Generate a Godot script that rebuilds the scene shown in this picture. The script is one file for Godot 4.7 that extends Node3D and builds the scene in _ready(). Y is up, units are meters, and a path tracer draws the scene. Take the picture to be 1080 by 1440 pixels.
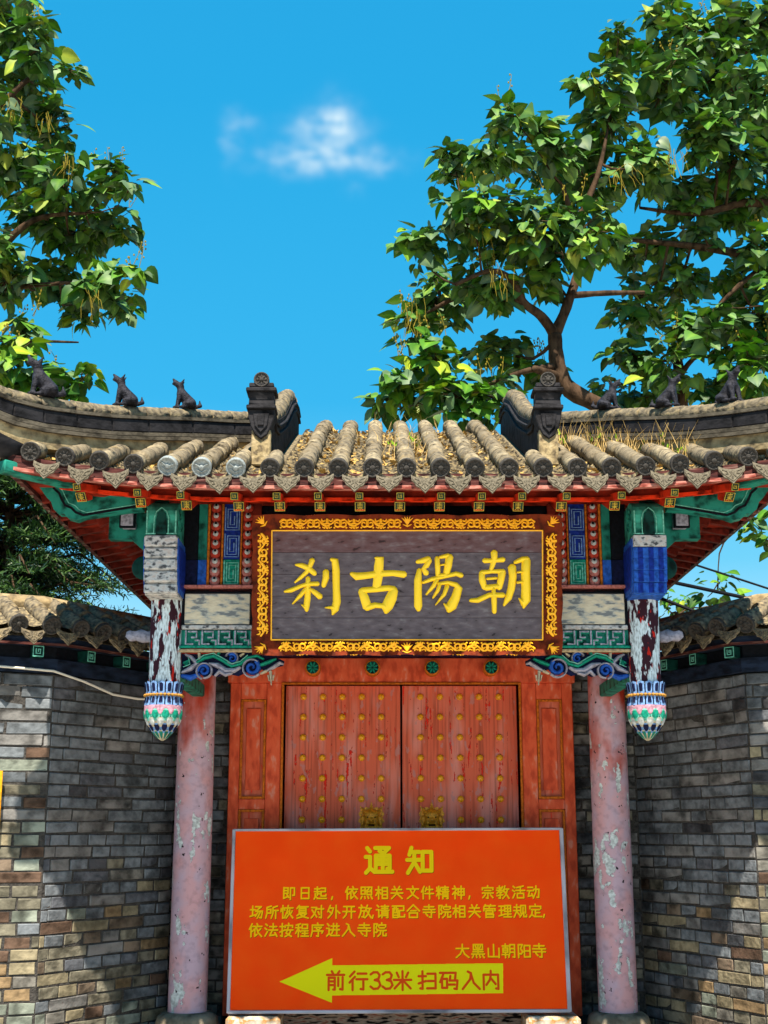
extends Node3D

# ---------------------------------------------------------------- mesh builder
class B:
	var st := SurfaceTool.new()
	func _init(smooth := false):
		st.begin(Mesh.PRIMITIVE_TRIANGLES)
		st.set_smooth_group(0 if smooth else -1)
	func t(a: Vector3, b: Vector3, c: Vector3):
		st.add_vertex(a); st.add_vertex(c); st.add_vertex(b)
	func quad(a: Vector3, b: Vector3, c: Vector3, d: Vector3):
		t(a, b, c); t(a, c, d)
	func tuv(a: Vector3, ua: Vector2, b: Vector3, ub: Vector2, c: Vector3, uc: Vector2):
		st.set_uv(ua); st.add_vertex(a); st.set_uv(uc); st.add_vertex(c); st.set_uv(ub); st.add_vertex(b)
	func to(a: Vector3, b: Vector3, c: Vector3, o: Vector3):
		if (b - a).cross(c - a).dot((a + b + c) / 3.0 - o) < 0: t(a, c, b)
		else: t(a, b, c)
	func qo(a: Vector3, b: Vector3, c: Vector3, d: Vector3, o: Vector3):
		to(a, b, c, o); to(a, c, d, o)
	# chamfered box
	func box(xf: Transform3D, s: Vector3, ch := 0.0):
		var h := s / 2.0
		var o := xf.origin
		if ch <= 0.0:
			var p := []
			for i in 8:
				p.append(xf * Vector3(h.x if i & 1 else -h.x, h.y if i & 2 else -h.y, h.z if i & 4 else -h.z))
			for f in [[0, 1, 3, 2], [4, 5, 7, 6], [0, 1, 5, 4], [2, 3, 7, 6], [0, 2, 6, 4], [1, 3, 7, 5]]:
				qo(p[f[0]], p[f[1]], p[f[2]], p[f[3]], o)
			return
		var v := func(sx: int, sy: int, sz: int, ax: int) -> Vector3:
			return xf * Vector3(sx * (h.x - (0.0 if ax == 0 else ch)), sy * (h.y - (0.0 if ax == 1 else ch)), sz * (h.z - (0.0 if ax == 2 else ch)))
		for sg in [-1, 1]:
			qo(v.call(sg, -1, -1, 0), v.call(sg, 1, -1, 0), v.call(sg, 1, 1, 0), v.call(sg, -1, 1, 0), o)
			qo(v.call(-1, sg, -1, 1), v.call(1, sg, -1, 1), v.call(1, sg, 1, 1), v.call(-1, sg, 1, 1), o)
			qo(v.call(-1, -1, sg, 2), v.call(1, -1, sg, 2), v.call(1, 1, sg, 2), v.call(-1, 1, sg, 2), o)
			for s2 in [-1, 1]:
				qo(v.call(sg, s2, -1, 0), v.call(sg, s2, 1, 0), v.call(sg, s2, 1, 1), v.call(sg, s2, -1, 1), o)
				qo(v.call(sg, -1, s2, 0), v.call(sg, 1, s2, 0), v.call(sg, 1, s2, 2), v.call(sg, -1, s2, 2), o)
				qo(v.call(-1, sg, s2, 1), v.call(1, sg, s2, 1), v.call(1, sg, s2, 2), v.call(-1, sg, s2, 2), o)
				for s3 in [-1, 1]:
					to(v.call(sg, s2, s3, 0), v.call(sg, s2, s3, 1), v.call(sg, s2, s3, 2), o)
	func bx(c: Vector3, s: Vector3, ch := 0.0):
		box(Transform3D(Basis(), c), s, ch)
	# extruded outline, from z 0 to z d of xf, front edge bevelled by bv
	func prism(poly: PackedVector2Array, xf: Transform3D, d: float, bv := 0.0):
		if Geometry2D.is_polygon_clockwise(poly): poly.reverse()
		var tri := Geometry2D.triangulate_polygon(poly)
		var n := poly.size()
		var top := poly
		if bv > 0.0:
			var off := Geometry2D.offset_polygon(poly, -bv)
			if off.size() == 1 and off[0].size() == n: top = off[0]
			else: bv = 0.0
		if bv > 0.0:
			# align the start of the inset outline with that of the outline
			var best := 0
			for i in n:
				if top[i].distance_to(poly[0]) < top[best].distance_to(poly[0]): best = i
			var al := PackedVector2Array()
			for i in n: al.append(top[(best + i) % n])
			top = al
		for i in range(0, tri.size(), 3):
			var a := poly[tri[i]]; var b := poly[tri[i + 1]]; var c := poly[tri[i + 2]]
			if (b - a).cross(c - a) < 0:
				var k := b; b = c; c = k
			t(xf * Vector3(a.x, a.y, 0), xf * Vector3(c.x, c.y, 0), xf * Vector3(b.x, b.y, 0))
		var tt := Geometry2D.triangulate_polygon(top)
		for i in range(0, tt.size(), 3):
			var a := top[tt[i]]; var b := top[tt[i + 1]]; var c := top[tt[i + 2]]
			if (b - a).cross(c - a) < 0:
				var k := b; b = c; c = k
			t(xf * Vector3(a.x, a.y, d), xf * Vector3(b.x, b.y, d), xf * Vector3(c.x, c.y, d))
		for i in n:
			var j := (i + 1) % n
			var zb := d - bv
			quad(xf * Vector3(poly[i].x, poly[i].y, 0), xf * Vector3(poly[j].x, poly[j].y, 0), xf * Vector3(poly[j].x, poly[j].y, zb), xf * Vector3(poly[i].x, poly[i].y, zb))
			if bv > 0.0:
				quad(xf * Vector3(poly[i].x, poly[i].y, zb), xf * Vector3(poly[j].x, poly[j].y, zb), xf * Vector3(top[j].x, top[j].y, d), xf * Vector3(top[i].x, top[i].y, d))
	# raised brush stroke along points (x, y, width)
	func stroke(pts: Array, xf: Transform3D, h: float, sec := 2):
		var p := []
		var n := pts.size()
		var d0: Vector3 = (pts[0] - pts[1]); var d1: Vector3 = (pts[n - 1] - pts[n - 2])
		var e0 := Vector2(d0.x, d0.y).normalized(); var e1 := Vector2(d1.x, d1.y).normalized()
		p.append(Vector3(pts[0].x + e0.x * pts[0].z * .35, pts[0].y + e0.y * pts[0].z * .35, pts[0].z * .45))
		p.append_array(pts)
		p.append(Vector3(pts[n - 1].x + e1.x * pts[n - 1].z * .35, pts[n - 1].y + e1.y * pts[n - 1].z * .35, pts[n - 1].z * .45))
		var prev := []
		for i in p.size():
			var a: Vector3 = p[maxi(i - 1, 0)]; var b: Vector3 = p[mini(i + 1, p.size() - 1)]
			var dir := Vector2(b.x - a.x, b.y - a.y).normalized()
			var nr: Vector2 = Vector2(-dir.y, dir.x) * float(p[i].z) * .5
			var hh: float = h * (.55 if i == 0 or i == p.size() - 1 else 1.0)
			var c := Vector2(p[i].x, p[i].y)
			var ring := []
			var q := [[-1.0, 0.0], [-.62, .8], [0.0, 1.0], [.62, .8], [1.0, 0.0]] if sec == 2 else [[-1.0, 0.0], [-.9, 1.0], [.9, 1.0], [1.0, 0.0]]
			for k in q:
				ring.append(xf * Vector3(c.x + nr.x * k[0], c.y + nr.y * k[0], hh * k[1]))
			if i > 0:
				for k in ring.size() - 1:
					quad(prev[k], prev[k + 1], ring[k + 1], ring[k])
			else:
				for k in range(1, ring.size() - 1): t(ring[0], ring[k + 1], ring[k])
			if i == p.size() - 1:
				for k in range(1, ring.size() - 1): t(ring[0], ring[k], ring[k + 1])
			prev = ring
	func tube(path: Array, radii: Array, n := 8, caps := true):
		var prev := []
		var up := Vector3.UP
		for i in path.size():
			var a: Vector3 = path[maxi(i - 1, 0)]; var b: Vector3 = path[mini(i + 1, path.size() - 1)]
			var dir := (b - a).normalized()
			if i == 0 and absf(dir.dot(up)) > .95: up = Vector3.RIGHT
			var s := dir.cross(up).normalized()
			up = s.cross(dir).normalized()
			var r: float = radii[i] if i < radii.size() else radii[radii.size() - 1]
			var ring := []
			for k in n:
				var an := TAU * k / n
				ring.append(path[i] + s * cos(an) * r + up * sin(an) * r)
			if i > 0:
				for k in n:
					var j := (k + 1) % n
					quad(prev[k], prev[j], ring[j], ring[k])
			if caps and i == 0:
				for k in range(1, n - 1): t(ring[0], ring[k + 1], ring[k])
			if caps and i == path.size() - 1:
				for k in range(1, n - 1): t(ring[0], ring[k], ring[k + 1])
			prev = ring
	# profile (radius, height) upwards, around y of xf; uv u round, v down
	func lathe(prof: Array, n: int, xf := Transform3D()):
		var y0: float = prof[0].y; var y1: float = prof[prof.size() - 1].y
		for i in prof.size() - 1:
			for k in n:
				var a0 := TAU * k / n; var a1 := TAU * (k + 1) / n
				var p := func(r: float, y: float, an: float) -> Vector3: return xf * Vector3(sin(an) * r, y, cos(an) * r)
				var u0 := float(k) / n; var u1 := float(k + 1) / n
				var v0: float = 1.0 - (prof[i].y - y0) / (y1 - y0 + 1e-6); var v1: float = 1.0 - (prof[i + 1].y - y0) / (y1 - y0 + 1e-6)
				var A: Vector3 = p.call(prof[i].x, prof[i].y, a0); var Bv: Vector3 = p.call(prof[i].x, prof[i].y, a1)
				var Cv: Vector3 = p.call(prof[i + 1].x, prof[i + 1].y, a1); var D: Vector3 = p.call(prof[i + 1].x, prof[i + 1].y, a0)
				if prof[i].x > 1e-5: tuv(A, Vector2(u0, v0), Bv, Vector2(u1, v0), Cv, Vector2(u1, v1))
				if prof[i + 1].x > 1e-5: tuv(A, Vector2(u0, v0), Cv, Vector2(u1, v1), D, Vector2(u0, v1))
	# profile (side, up) counter-clockwise swept along a path
	func sweep(path: Array, prof: Array, caps := true):
		var prev := []
		var n := prof.size()
		for i in path.size():
			var a: Vector3 = path[maxi(i - 1, 0)]; var b: Vector3 = path[mini(i + 1, path.size() - 1)]
			var dir := Vector3(b.x - a.x, 0, b.z - a.z).normalized()
			var s := dir.cross(Vector3.UP).normalized()
			if i > 0 and i < path.size() - 1:
				var d1 := Vector3(path[i].x - a.x, 0, path[i].z - a.z).normalized()
				s *= 1.0 / maxf(.4, d1.dot(dir))
			var ring := []
			for q in prof: ring.append(path[i] + s * q.x + Vector3.UP * q.y)
			if i > 0:
				for k in n:
					var j := (k + 1) % n
					quad(prev[k], prev[j], ring[j], ring[k])
			if caps and (i == 0 or i == path.size() - 1):
				for k in range(1, n - 1):
					if i == 0: t(ring[0], ring[k + 1], ring[k])
					else: t(ring[0], ring[k], ring[k + 1])
			prev = ring
	func ball(c: Vector3, r: Vector3, nu := 12, nv := 8, top := 1.0):
		for j in nv:
			for k in nu:
				var f := func(jj: int, kk: int) -> Vector3:
					var th := PI * jj / nv; var ph := TAU * kk / nu
					return c + Vector3(sin(th) * cos(ph) * r.x, cos(th) * r.y, sin(th) * sin(ph) * r.z)
				qo(f.call(j, k), f.call(j + 1, k), f.call(j + 1, k + 1), f.call(j, k + 1), c)
	func mesh(m: Material = null, add_to: ArrayMesh = null) -> ArrayMesh:
		st.generate_normals()
		var r := st.commit(add_to)
		if m: r.surface_set_material(r.get_surface_count() - 1, m)
		return r

# ---------------------------------------------------------------- nodes
func part(parent: Node, called: String, mesh: Mesh, xf := Transform3D(), over: Material = null) -> MeshInstance3D:
	var o := MeshInstance3D.new()
	o.name = called
	o.mesh = mesh
	o.transform = xf
	if over: o.material_override = over
	parent.add_child(o, true)
	return o
func node(parent: Node, called: String, at := Vector3.ZERO) -> Node3D:
	var o := Node3D.new()
	o.name = called
	o.position = at
	parent.add_child(o, true)
	return o
func tag(o: Node, label: String, category := "", group := "", kind := ""):
	if label: o.set_meta("label", label)
	if category: o.set_meta("category", category)
	if group: o.set_meta("group", group)
	if kind: o.set_meta("kind", kind)
func V(a, b, c) -> Vector3: return Vector3(a, b, c)
func at(x, y, z) -> Transform3D: return Transform3D(Basis(), Vector3(x, y, z))
func P2(a: Array) -> PackedVector2Array:
	var r := PackedVector2Array()
	for i in range(0, a.size(), 2): r.append(Vector2(a[i], a[i + 1]))
	return r
func mir(p: PackedVector2Array) -> PackedVector2Array:
	var r := PackedVector2Array()
	for q in p: r.append(Vector2(-q.x, q.y))
	r.reverse()
	return r
func aim(from: Vector3, to_: Vector3, hint := Vector3.UP) -> Transform3D:   # z axis runs from -> to_
	var z := (to_ - from).normalized()
	var x := hint.cross(z).normalized()
	return Transform3D(Basis(x, z.cross(x), z), from)

# ---------------------------------------------------------------- materials
var M := {}
var TX := {}
func rgb(r, g, b) -> Color: return Color(r / 255.0, g / 255.0, b / 255.0)
func noise_tex(key: String, freq: float, oct: int, cols: Array, offs: Array, sd: int, kind := FastNoiseLite.TYPE_SIMPLEX_SMOOTH, sz := 256) -> Texture2D:
	if TX.has(key): return TX[key]
	var n := FastNoiseLite.new()
	n.noise_type = kind
	n.frequency = freq
	n.fractal_octaves = oct
	n.seed = sd
	var g := Gradient.new()
	g.offsets = PackedFloat32Array(offs)
	g.colors = PackedColorArray(cols)
	var tx := NoiseTexture2D.new()
	tx.width = sz; tx.height = sz
	tx.seamless = true
	tx.seamless_blend_skirt = .2
	tx.noise = n
	tx.color_ramp = g
	TX[key] = tx
	return tx
func grey(v) -> Color: return Color(v, v, v)
func grime(k: int) -> Texture2D:
	match k:
		0: return noise_tex("g0", .03, 5, [grey(.7), grey(.88), grey(1.0)], [.2, .5, .85], 11)
		1: return noise_tex("g1", .012, 5, [grey(.45), grey(.8), grey(.98), grey(1.0)], [.15, .38, .6, 1.0], 23)
		2: return noise_tex("g2", .08, 3, [grey(.5), grey(.9), grey(1.0)], [.1, .45, .8], 37)
	return noise_tex("g3", .018, 6, [grey(.55), grey(.74), grey(.92), grey(1.0)], [.2, .42, .6, .9], 41)
func bump_tex(k: int) -> Texture2D:
	if k == 0: return noise_tex("b0", .05, 5, [Color.BLACK, Color.WHITE], [.1, .9], 5)
	return noise_tex("b1", .015, 5, [Color.BLACK, Color.WHITE], [.1, .9], 6)
func pm(key: String, c: Color, rough := .8, gk := 0, sc := Vector3(3, 3, 3), bump := .15, metal := 0.0, world := true) -> StandardMaterial3D:
	if M.has(key): return M[key]
	var m := StandardMaterial3D.new()
	m.resource_name = key
	m.albedo_color = c
	m.roughness = rough
	m.metallic = metal
	m.metallic_specular = .22 if rough > .5 else .42
	if gk >= 0:
		m.albedo_texture = grime(gk)
		m.uv1_triplanar = true
		m.uv1_world_triplanar = world
		m.uv1_scale = sc
		if bump > 0.0:
			m.heightmap_enabled = true
			m.heightmap_texture = bump_tex(0)
			m.heightmap_scale = bump
	M[key] = m
	return m
# paint that has flaked: hard-edged patches of the layers below
func chipped(key: String, cols: Array, offs: Array, freq: float, sc: Vector3, sd: int, rough := .75, bump := .1) -> StandardMaterial3D:
	if M.has(key): return M[key]
	var m := StandardMaterial3D.new()
	m.resource_name = key
	m.albedo_texture = noise_tex("c_" + key, freq, 5, cols, offs, sd)
	m.uv1_triplanar = true
	m.uv1_world_triplanar = true
	m.uv1_scale = sc
	m.roughness = rough
	m.metallic_specular = .22
	if bump > 0.0:
		m.heightmap_enabled = true
		m.heightmap_texture = bump_tex(0)
		m.heightmap_scale = bump
	M[key] = m
	return m
func image_mat(key: String, im: Image, rough := .7, metal := 0.0) -> StandardMaterial3D:
	var m := StandardMaterial3D.new()
	m.resource_name = key
	m.albedo_texture = ImageTexture.create_from_image(im)
	m.roughness = rough
	m.metallic_specular = .22
	m.metallic = metal
	M[key] = m
	return m
func fnl(freq: float, oct: int, sd: int) -> FastNoiseLite:
	var n := FastNoiseLite.new()
	n.noise_type = FastNoiseLite.TYPE_SIMPLEX_SMOOTH
	n.frequency = freq
	n.fractal_octaves = oct
	n.seed = sd
	return n

func make_materials():
	pm("red", rgb(204, 54, 26), .6, 1, V(2, 2, 2), .1)
	pm("red_bright", rgb(232, 58, 22), .55, 1, V(3, 3, 3), .1)
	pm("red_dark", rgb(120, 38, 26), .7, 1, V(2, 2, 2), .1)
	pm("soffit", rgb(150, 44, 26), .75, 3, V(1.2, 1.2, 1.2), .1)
	chipped("maroon_board", [rgb(46, 26, 26), rgb(68, 36, 34), rgb(84, 46, 42), rgb(112, 84, 76)], [.2, .45, .65, .85], .02, V(1.2, 9, 2), 81)
	chipped("pink_edge", [rgb(110, 50, 42), rgb(150, 84, 74), rgb(170, 116, 104)], [.3, .5, .7], .02, V(2, 8, 3), 82)
	pm("tile", rgb(142, 129, 106), .9, 0, V(5, 5, 5), .25)
	pm("tile_dark", rgb(96, 90, 80), .9, 0, V(6, 6, 6), .3)
	chipped("tile_moss", [rgb(74, 69, 60), rgb(124, 113, 93), rgb(148, 135, 110), rgb(172, 156, 124)], [.2, .42, .6, .8], .03, V(4, 4, 4), 83, .92, .3)
	chipped("tile_pan", [rgb(62, 57, 50), rgb(106, 97, 80), rgb(152, 136, 102)], [.28, .48, .75], .03, V(4, 4, 4), 84, .92, .3)
	chipped("tile_old", [rgb(58, 54, 48), rgb(102, 93, 78), rgb(126, 115, 95), rgb(150, 133, 100)], [.25, .45, .62, .8], .03, V(4, 4, 4), 85, .92, .3)
	pm("tile_end", rgb(74, 71, 68), .8, 0, V(8, 8, 8), .2)
	pm("tile_glazed", rgb(156, 164, 164), .5, 0, V(8, 8, 8), .1)
	pm("drip", rgb(122, 114, 98), .9, 0, V(8, 8, 8), .2)
	pm("ridge_dark", rgb(46, 45, 48), .8, 1, V(3, 3, 3), .2)
	pm("ridge_course", rgb(96, 89, 77), .9, 1, V(3, 3, 3), .25)
	chipped("plaster", [rgb(96, 84, 66), rgb(150, 132, 98), rgb(172, 154, 120)], [.25, .5, .8], .02, V(3, 3, 3), 86, .95, .3)
	pm("beast", rgb(52, 52, 60), .6, 3, V(9, 9, 9), .3)
	pm("teal", rgb(36, 128, 112), .6, 1, V(3, 3, 3), .1)
	pm("teal_light", rgb(60, 160, 140), .6, 1, V(4, 4, 4), .1)
	pm("teal_dark", rgb(14, 62, 56), .6, 1, V(4, 4, 4), .1)
	pm("jade", rgb(24, 148, 122), .55, 0, V(6, 6, 6), .1)
	pm("mint", rgb(120, 205, 185), .6, 0, V(6, 6, 6), .1)
	pm("navy", rgb(20, 26, 62), .6, 0, V(4, 4, 4), .1)
	pm("black_blue", rgb(16, 20, 28), .65, 0, V(4, 4, 4), .1)
	pm("cobalt", rgb(24, 52, 150), .55, 0, V(4, 4, 4), .1)
	pm("blue", rgb(44, 98, 196), .55, 0, V(4, 4, 4), .1)
	pm("sky_blue", rgb(122, 160, 214), .6, 0, V(5, 5, 5), .1)
	pm("wall_navy", rgb(34, 46, 66), .75, 3, V(2, 4, 2), .2)
	pm("lavender", rgb(168, 166, 182), .7, 0, V(5, 5, 5), .1)
	pm("white_paint", rgb(208, 212, 210), .7, 0, V(6, 6, 6), .1)
	pm("cream", rgb(206, 194, 168), .75, 0, V(5, 5, 5), .1)
	pm("pink", rgb(200, 150, 168), .7, 0, V(6, 6, 6), .1)
	pm("orange_line", rgb(206, 116, 30), .6, 0, V(6, 6, 6), .1)
	pm("bead_red", rgb(196, 66, 48), .6, 0, V(7, 7, 7), .05)
	pm("bead_pale", rgb(196, 120, 112), .7, 0, V(7, 7, 7), .05)
	pm("yellow_line", rgb(204, 178, 70), .6, 0, V(8, 8, 8), .05)
	pm("beige", rgb(190, 168, 132), .8, 0, V(4, 4, 4), .1)
	pm("rope", rgb(190, 140, 66), .85, 0, V(12, 12, 12), .1)
	pm("gold", rgb(255, 214, 36), .26, -1, V(5, 5, 5), 0.0, .08)
	pm("gold_paint", rgb(255, 184, 28), .36, -1, V(5, 5, 5), 0.0, .05)
	pm("gold_old", rgb(244, 164, 36), .4, 0, V(9, 9, 9), .08, .25)
	pm("frame_maroon", rgb(120, 44, 16), .6, 1, V(4, 4, 4), .12)
	pm("stone", rgb(150, 138, 118), .9, 1, V(3, 3, 3), .3)
	chipped("door_stone", [rgb(190, 180, 164), rgb(166, 154, 136), rgb(178, 122, 66), rgb(196, 186, 170)], [.35, .5, .6, .7], .015, V(2, 2, 2), 90, .9, .3)
	chipped("threshold", [rgb(24, 22, 22), rgb(128, 112, 102), rgb(168, 154, 142), rgb(130, 74, 60)], [.3, .38, .6, .8], .03, V(1.2, 6, 3), 91, .9, .3)
	pm("mortar", rgb(76, 73, 70), .95, 0, V(5, 5, 5), .4)
	chipped("white_board", [rgb(118, 124, 126), rgb(174, 176, 168), rgb(200, 190, 166), rgb(210, 202, 178)], [.24, .38, .52, .8], .02, V(2.2, 5.5, 2), 92)
	chipped("grey_carved", [rgb(70, 72, 76), rgb(140, 142, 144), rgb(186, 188, 188), rgb(176, 164, 158)], [.25, .36, .55, .88], .035, V(2.4, 3.6, 3), 93)
	chipped("board_purple", [rgb(34, 30, 32), rgb(84, 76, 82), rgb(94, 86, 92), rgb(103, 95, 101), rgb(122, 118, 122)], [.13, .2, .5, .72, .9], .035, V(1.3, 3.4, 2), 94, .7, .15)
	chipped("board_maroon", [rgb(34, 24, 26), rgb(92, 66, 68), rgb(102, 80, 84), rgb(118, 106, 110)], [.13, .2, .6, .88], .035, V(1.3, 3.4, 2), 95, .7, .15)
	chipped("door_red", [rgb(220, 50, 30), rgb(196, 90, 66), rgb(210, 106, 78), rgb(214, 118, 96), rgb(176, 82, 62)], [.16, .22, .5, .72, .86], .02, V(3.5, .8, 3), 96, .6, .1)
	chipped("frame_red", [rgb(186, 70, 44), rgb(210, 86, 54), rgb(218, 96, 62), rgb(214, 134, 114)], [.2, .42, .68, .86], .03, V(2, .9, 2), 97, .65, .1)
	pm("trim_gold", rgb(214, 112, 30), .55, 0, V(5, 5, 5), .08)
	pm("stud", rgb(255, 176, 26), .4, 0, V(9, 9, 9), .05, .05)
	pm("dark_gap", rgb(16, 12, 12), .9, -1)
	pm("banner_frame", rgb(190, 188, 200), .55, 1, V(.6, .6, .6), 0.0)
	pm("white_cable", rgb(214, 210, 198), .6, -1)
	pm("black_cable", rgb(18, 20, 24), .6, -1)
	pm("bark", rgb(80, 62, 47), .95, 1, V(3, 1.2, 3), .6)
	pm("twig", rgb(88, 74, 54), .9, -1)
	pm("seed", rgb(126, 112, 40), .9, -1)
	pm("straw", rgb(196, 164, 104), .9, -1)
	pm("litter", rgb(206, 168, 98), .9, 0, V(8, 8, 8), .1)
	pm("weed", rgb(110, 140, 34), .8, -1)
	pm("paving", rgb(214, 206, 192), .9, 1, V(.7, .7, .7), .3)  # unseen ground, made very pale to bounce sunlight onto the shaded gate
	pm("earth", rgb(176, 164, 144), .95, 1, V(.3, .3, .3), .3)
	pm("hill", rgb(96, 122, 84), .95, 2, V(.1, .1, .1), 0.0)
	pm("yellow_sign", rgb(240, 170, 10), .5, 0, V(4, 4, 4), .05)
	var bc := [rgb(128, 134, 140), rgb(136, 134, 132), rgb(144, 140, 132), rgb(106, 109, 116), rgb(82, 82, 86), rgb(112, 90, 76), rgb(164, 152, 124), rgb(148, 155, 142), rgb(146, 140, 122), rgb(154, 130, 98), rgb(130, 114, 98)]
	for i in bc.size():
		pm("brick_%d" % i, bc[i], .93, [0, 1, 3, 0, 1, 1, 0, 1, 3, 0, 1][i], V(2.3, 2.3, 2.3), .3)
		var bm: StandardMaterial3D = M["brick_%d" % i]
		bm.detail_enabled = true
		bm.detail_blend_mode = BaseMaterial3D.BLEND_MODE_MUL
		bm.detail_albedo = noise_tex("stain", .014, 6, [rgb(128, 128, 128), rgb(205, 206, 206), Color.WHITE, Color.WHITE], [.22, .42, .56, 1.0], 61)
		bm.detail_uv_layer = BaseMaterial3D.DETAIL_UV_2
		bm.uv2_triplanar = true
		bm.uv2_world_triplanar = true
		bm.uv2_scale = V(.9, .9, .9)
	var lf := StandardMaterial3D.new()
	lf.vertex_color_use_as_albedo = true
	lf.roughness = .45
	lf.metallic_specular = .3
	lf.backlight_enabled = true
	lf.backlight = rgb(92, 128, 20)
	M["leaf"] = lf

# ---------------------------------------------------------------- computed pictures
func column_image(sd: int, relief: Array) -> Image:
	var im := Image.create(256, 1024, false, Image.FORMAT_RGB8)
	var hm := Image.create(256, 1024, false, Image.FORMAT_RGB8)
	hm.fill(Color.WHITE)
	relief.append(hm)
	var a := fnl(.012, 5, sd); var b := fnl(.02, 4, sd + 1); var c := fnl(.05, 4, sd + 2)
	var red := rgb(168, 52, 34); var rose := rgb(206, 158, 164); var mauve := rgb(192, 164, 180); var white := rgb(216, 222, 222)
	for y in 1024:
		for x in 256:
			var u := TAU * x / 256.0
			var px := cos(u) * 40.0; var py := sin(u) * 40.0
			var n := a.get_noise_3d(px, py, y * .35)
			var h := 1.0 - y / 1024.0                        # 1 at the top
			var worn := clampf((.70 - h + n * .28) * 5.5 + .5, 0.0, 1.0)  # downward fade: weathered paint, with some lighting put into the colour
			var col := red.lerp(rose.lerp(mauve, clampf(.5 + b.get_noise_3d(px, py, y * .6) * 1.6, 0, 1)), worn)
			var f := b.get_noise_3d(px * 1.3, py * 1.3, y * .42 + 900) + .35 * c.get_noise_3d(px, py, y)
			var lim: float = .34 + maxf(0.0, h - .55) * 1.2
			if f > lim:
				col = white.darkened(clampf(.1 + c.get_noise_3d(px * 2, py * 2, y * 2) * .3, 0, .3))
				hm.set_pixel(x, y, grey(.2))
			elif f > lim - .02: col = mauve.darkened(.25)
			var d := c.get_noise_3d(px + 400, py, y * .8)
			if d > .56:
				col = rgb(44, 34, 38)
				hm.set_pixel(x, y, Color.BLACK)
			im.set_pixel(x, y, col.darkened(clampf(c.get_noise_3d(px, py + 99, y) * .18, 0, .2)))
	return im
func post_image(sd: int, relief: Array) -> Image:
	var im := Image.create(256, 256, false, Image.FORMAT_RGB8)
	var hm := Image.create(256, 256, false, Image.FORMAT_RGB8)
	hm.fill(Color.WHITE)
	relief.append(hm)
	var b := fnl(.035, 5, sd); var c := fnl(.06, 4, sd + 2)
	for y in 256:
		for x in 256:
			var u := TAU * x / 256.0
			var px := cos(u) * 40.0; var py := sin(u) * 40.0
			var f := b.get_noise_3d(px * 1.1, py * 1.1, y * .5) + .35 * c.get_noise_3d(px * 1.6, py * 1.6, y * .9)
			var col := rgb(52, 26, 36)
			if c.get_noise_3d(px, py, y * .5 + 300) > .33: col = rgb(180, 34, 26)
			if f > .13 - .17 * y / 256.0:
				col = rgb(206, 220, 226).darkened(clampf(.08 + c.get_noise_3d(px * 3, py * 3, y * 1.5) * .5, 0, .35))
				hm.set_pixel(x, y, grey(.25))
			elif f > .10 - .17 * y / 256.0: col = rgb(120, 110, 116)
			im.set_pixel(x, y, col)
	return im
func door_image(sd: int) -> Image:
	var im := Image.create(384, 640, false, Image.FORMAT_RGB8)
	var a := fnl(.01, 4, sd); var b := fnl(.03, 5, sd + 1); var c := fnl(.08, 3, sd + 2)
	for y in 640:
		var h := y / 640.0
		for x in 384:
			var col := rgb(208, 98, 72).lerp(rgb(212, 134, 122), clampf(a.get_noise_2d(x, y * .4) * 1.6 + h * .9 - .1, 0, 1))
			var grain := b.get_noise_2d(x * 2.4, y * .12)
			col = col.darkened(clampf(grain * .35, 0, .3))
			var s := b.get_noise_2d(x * 1.5 + 500, y * .22) + .25 * c.get_noise_2d(x, y)
			if s > .50 - h * .14: col = rgb(206, 40, 26)
			elif s > .47 - h * .14: col = rgb(112, 42, 34)
			var p := b.get_noise_2d(x + 900, y * .7)
			if p > .42 - h * .05: col = col.lerp(rgb(176, 130, 132), .6)
			im.set_pixel(x, y, col)
	return im

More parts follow.
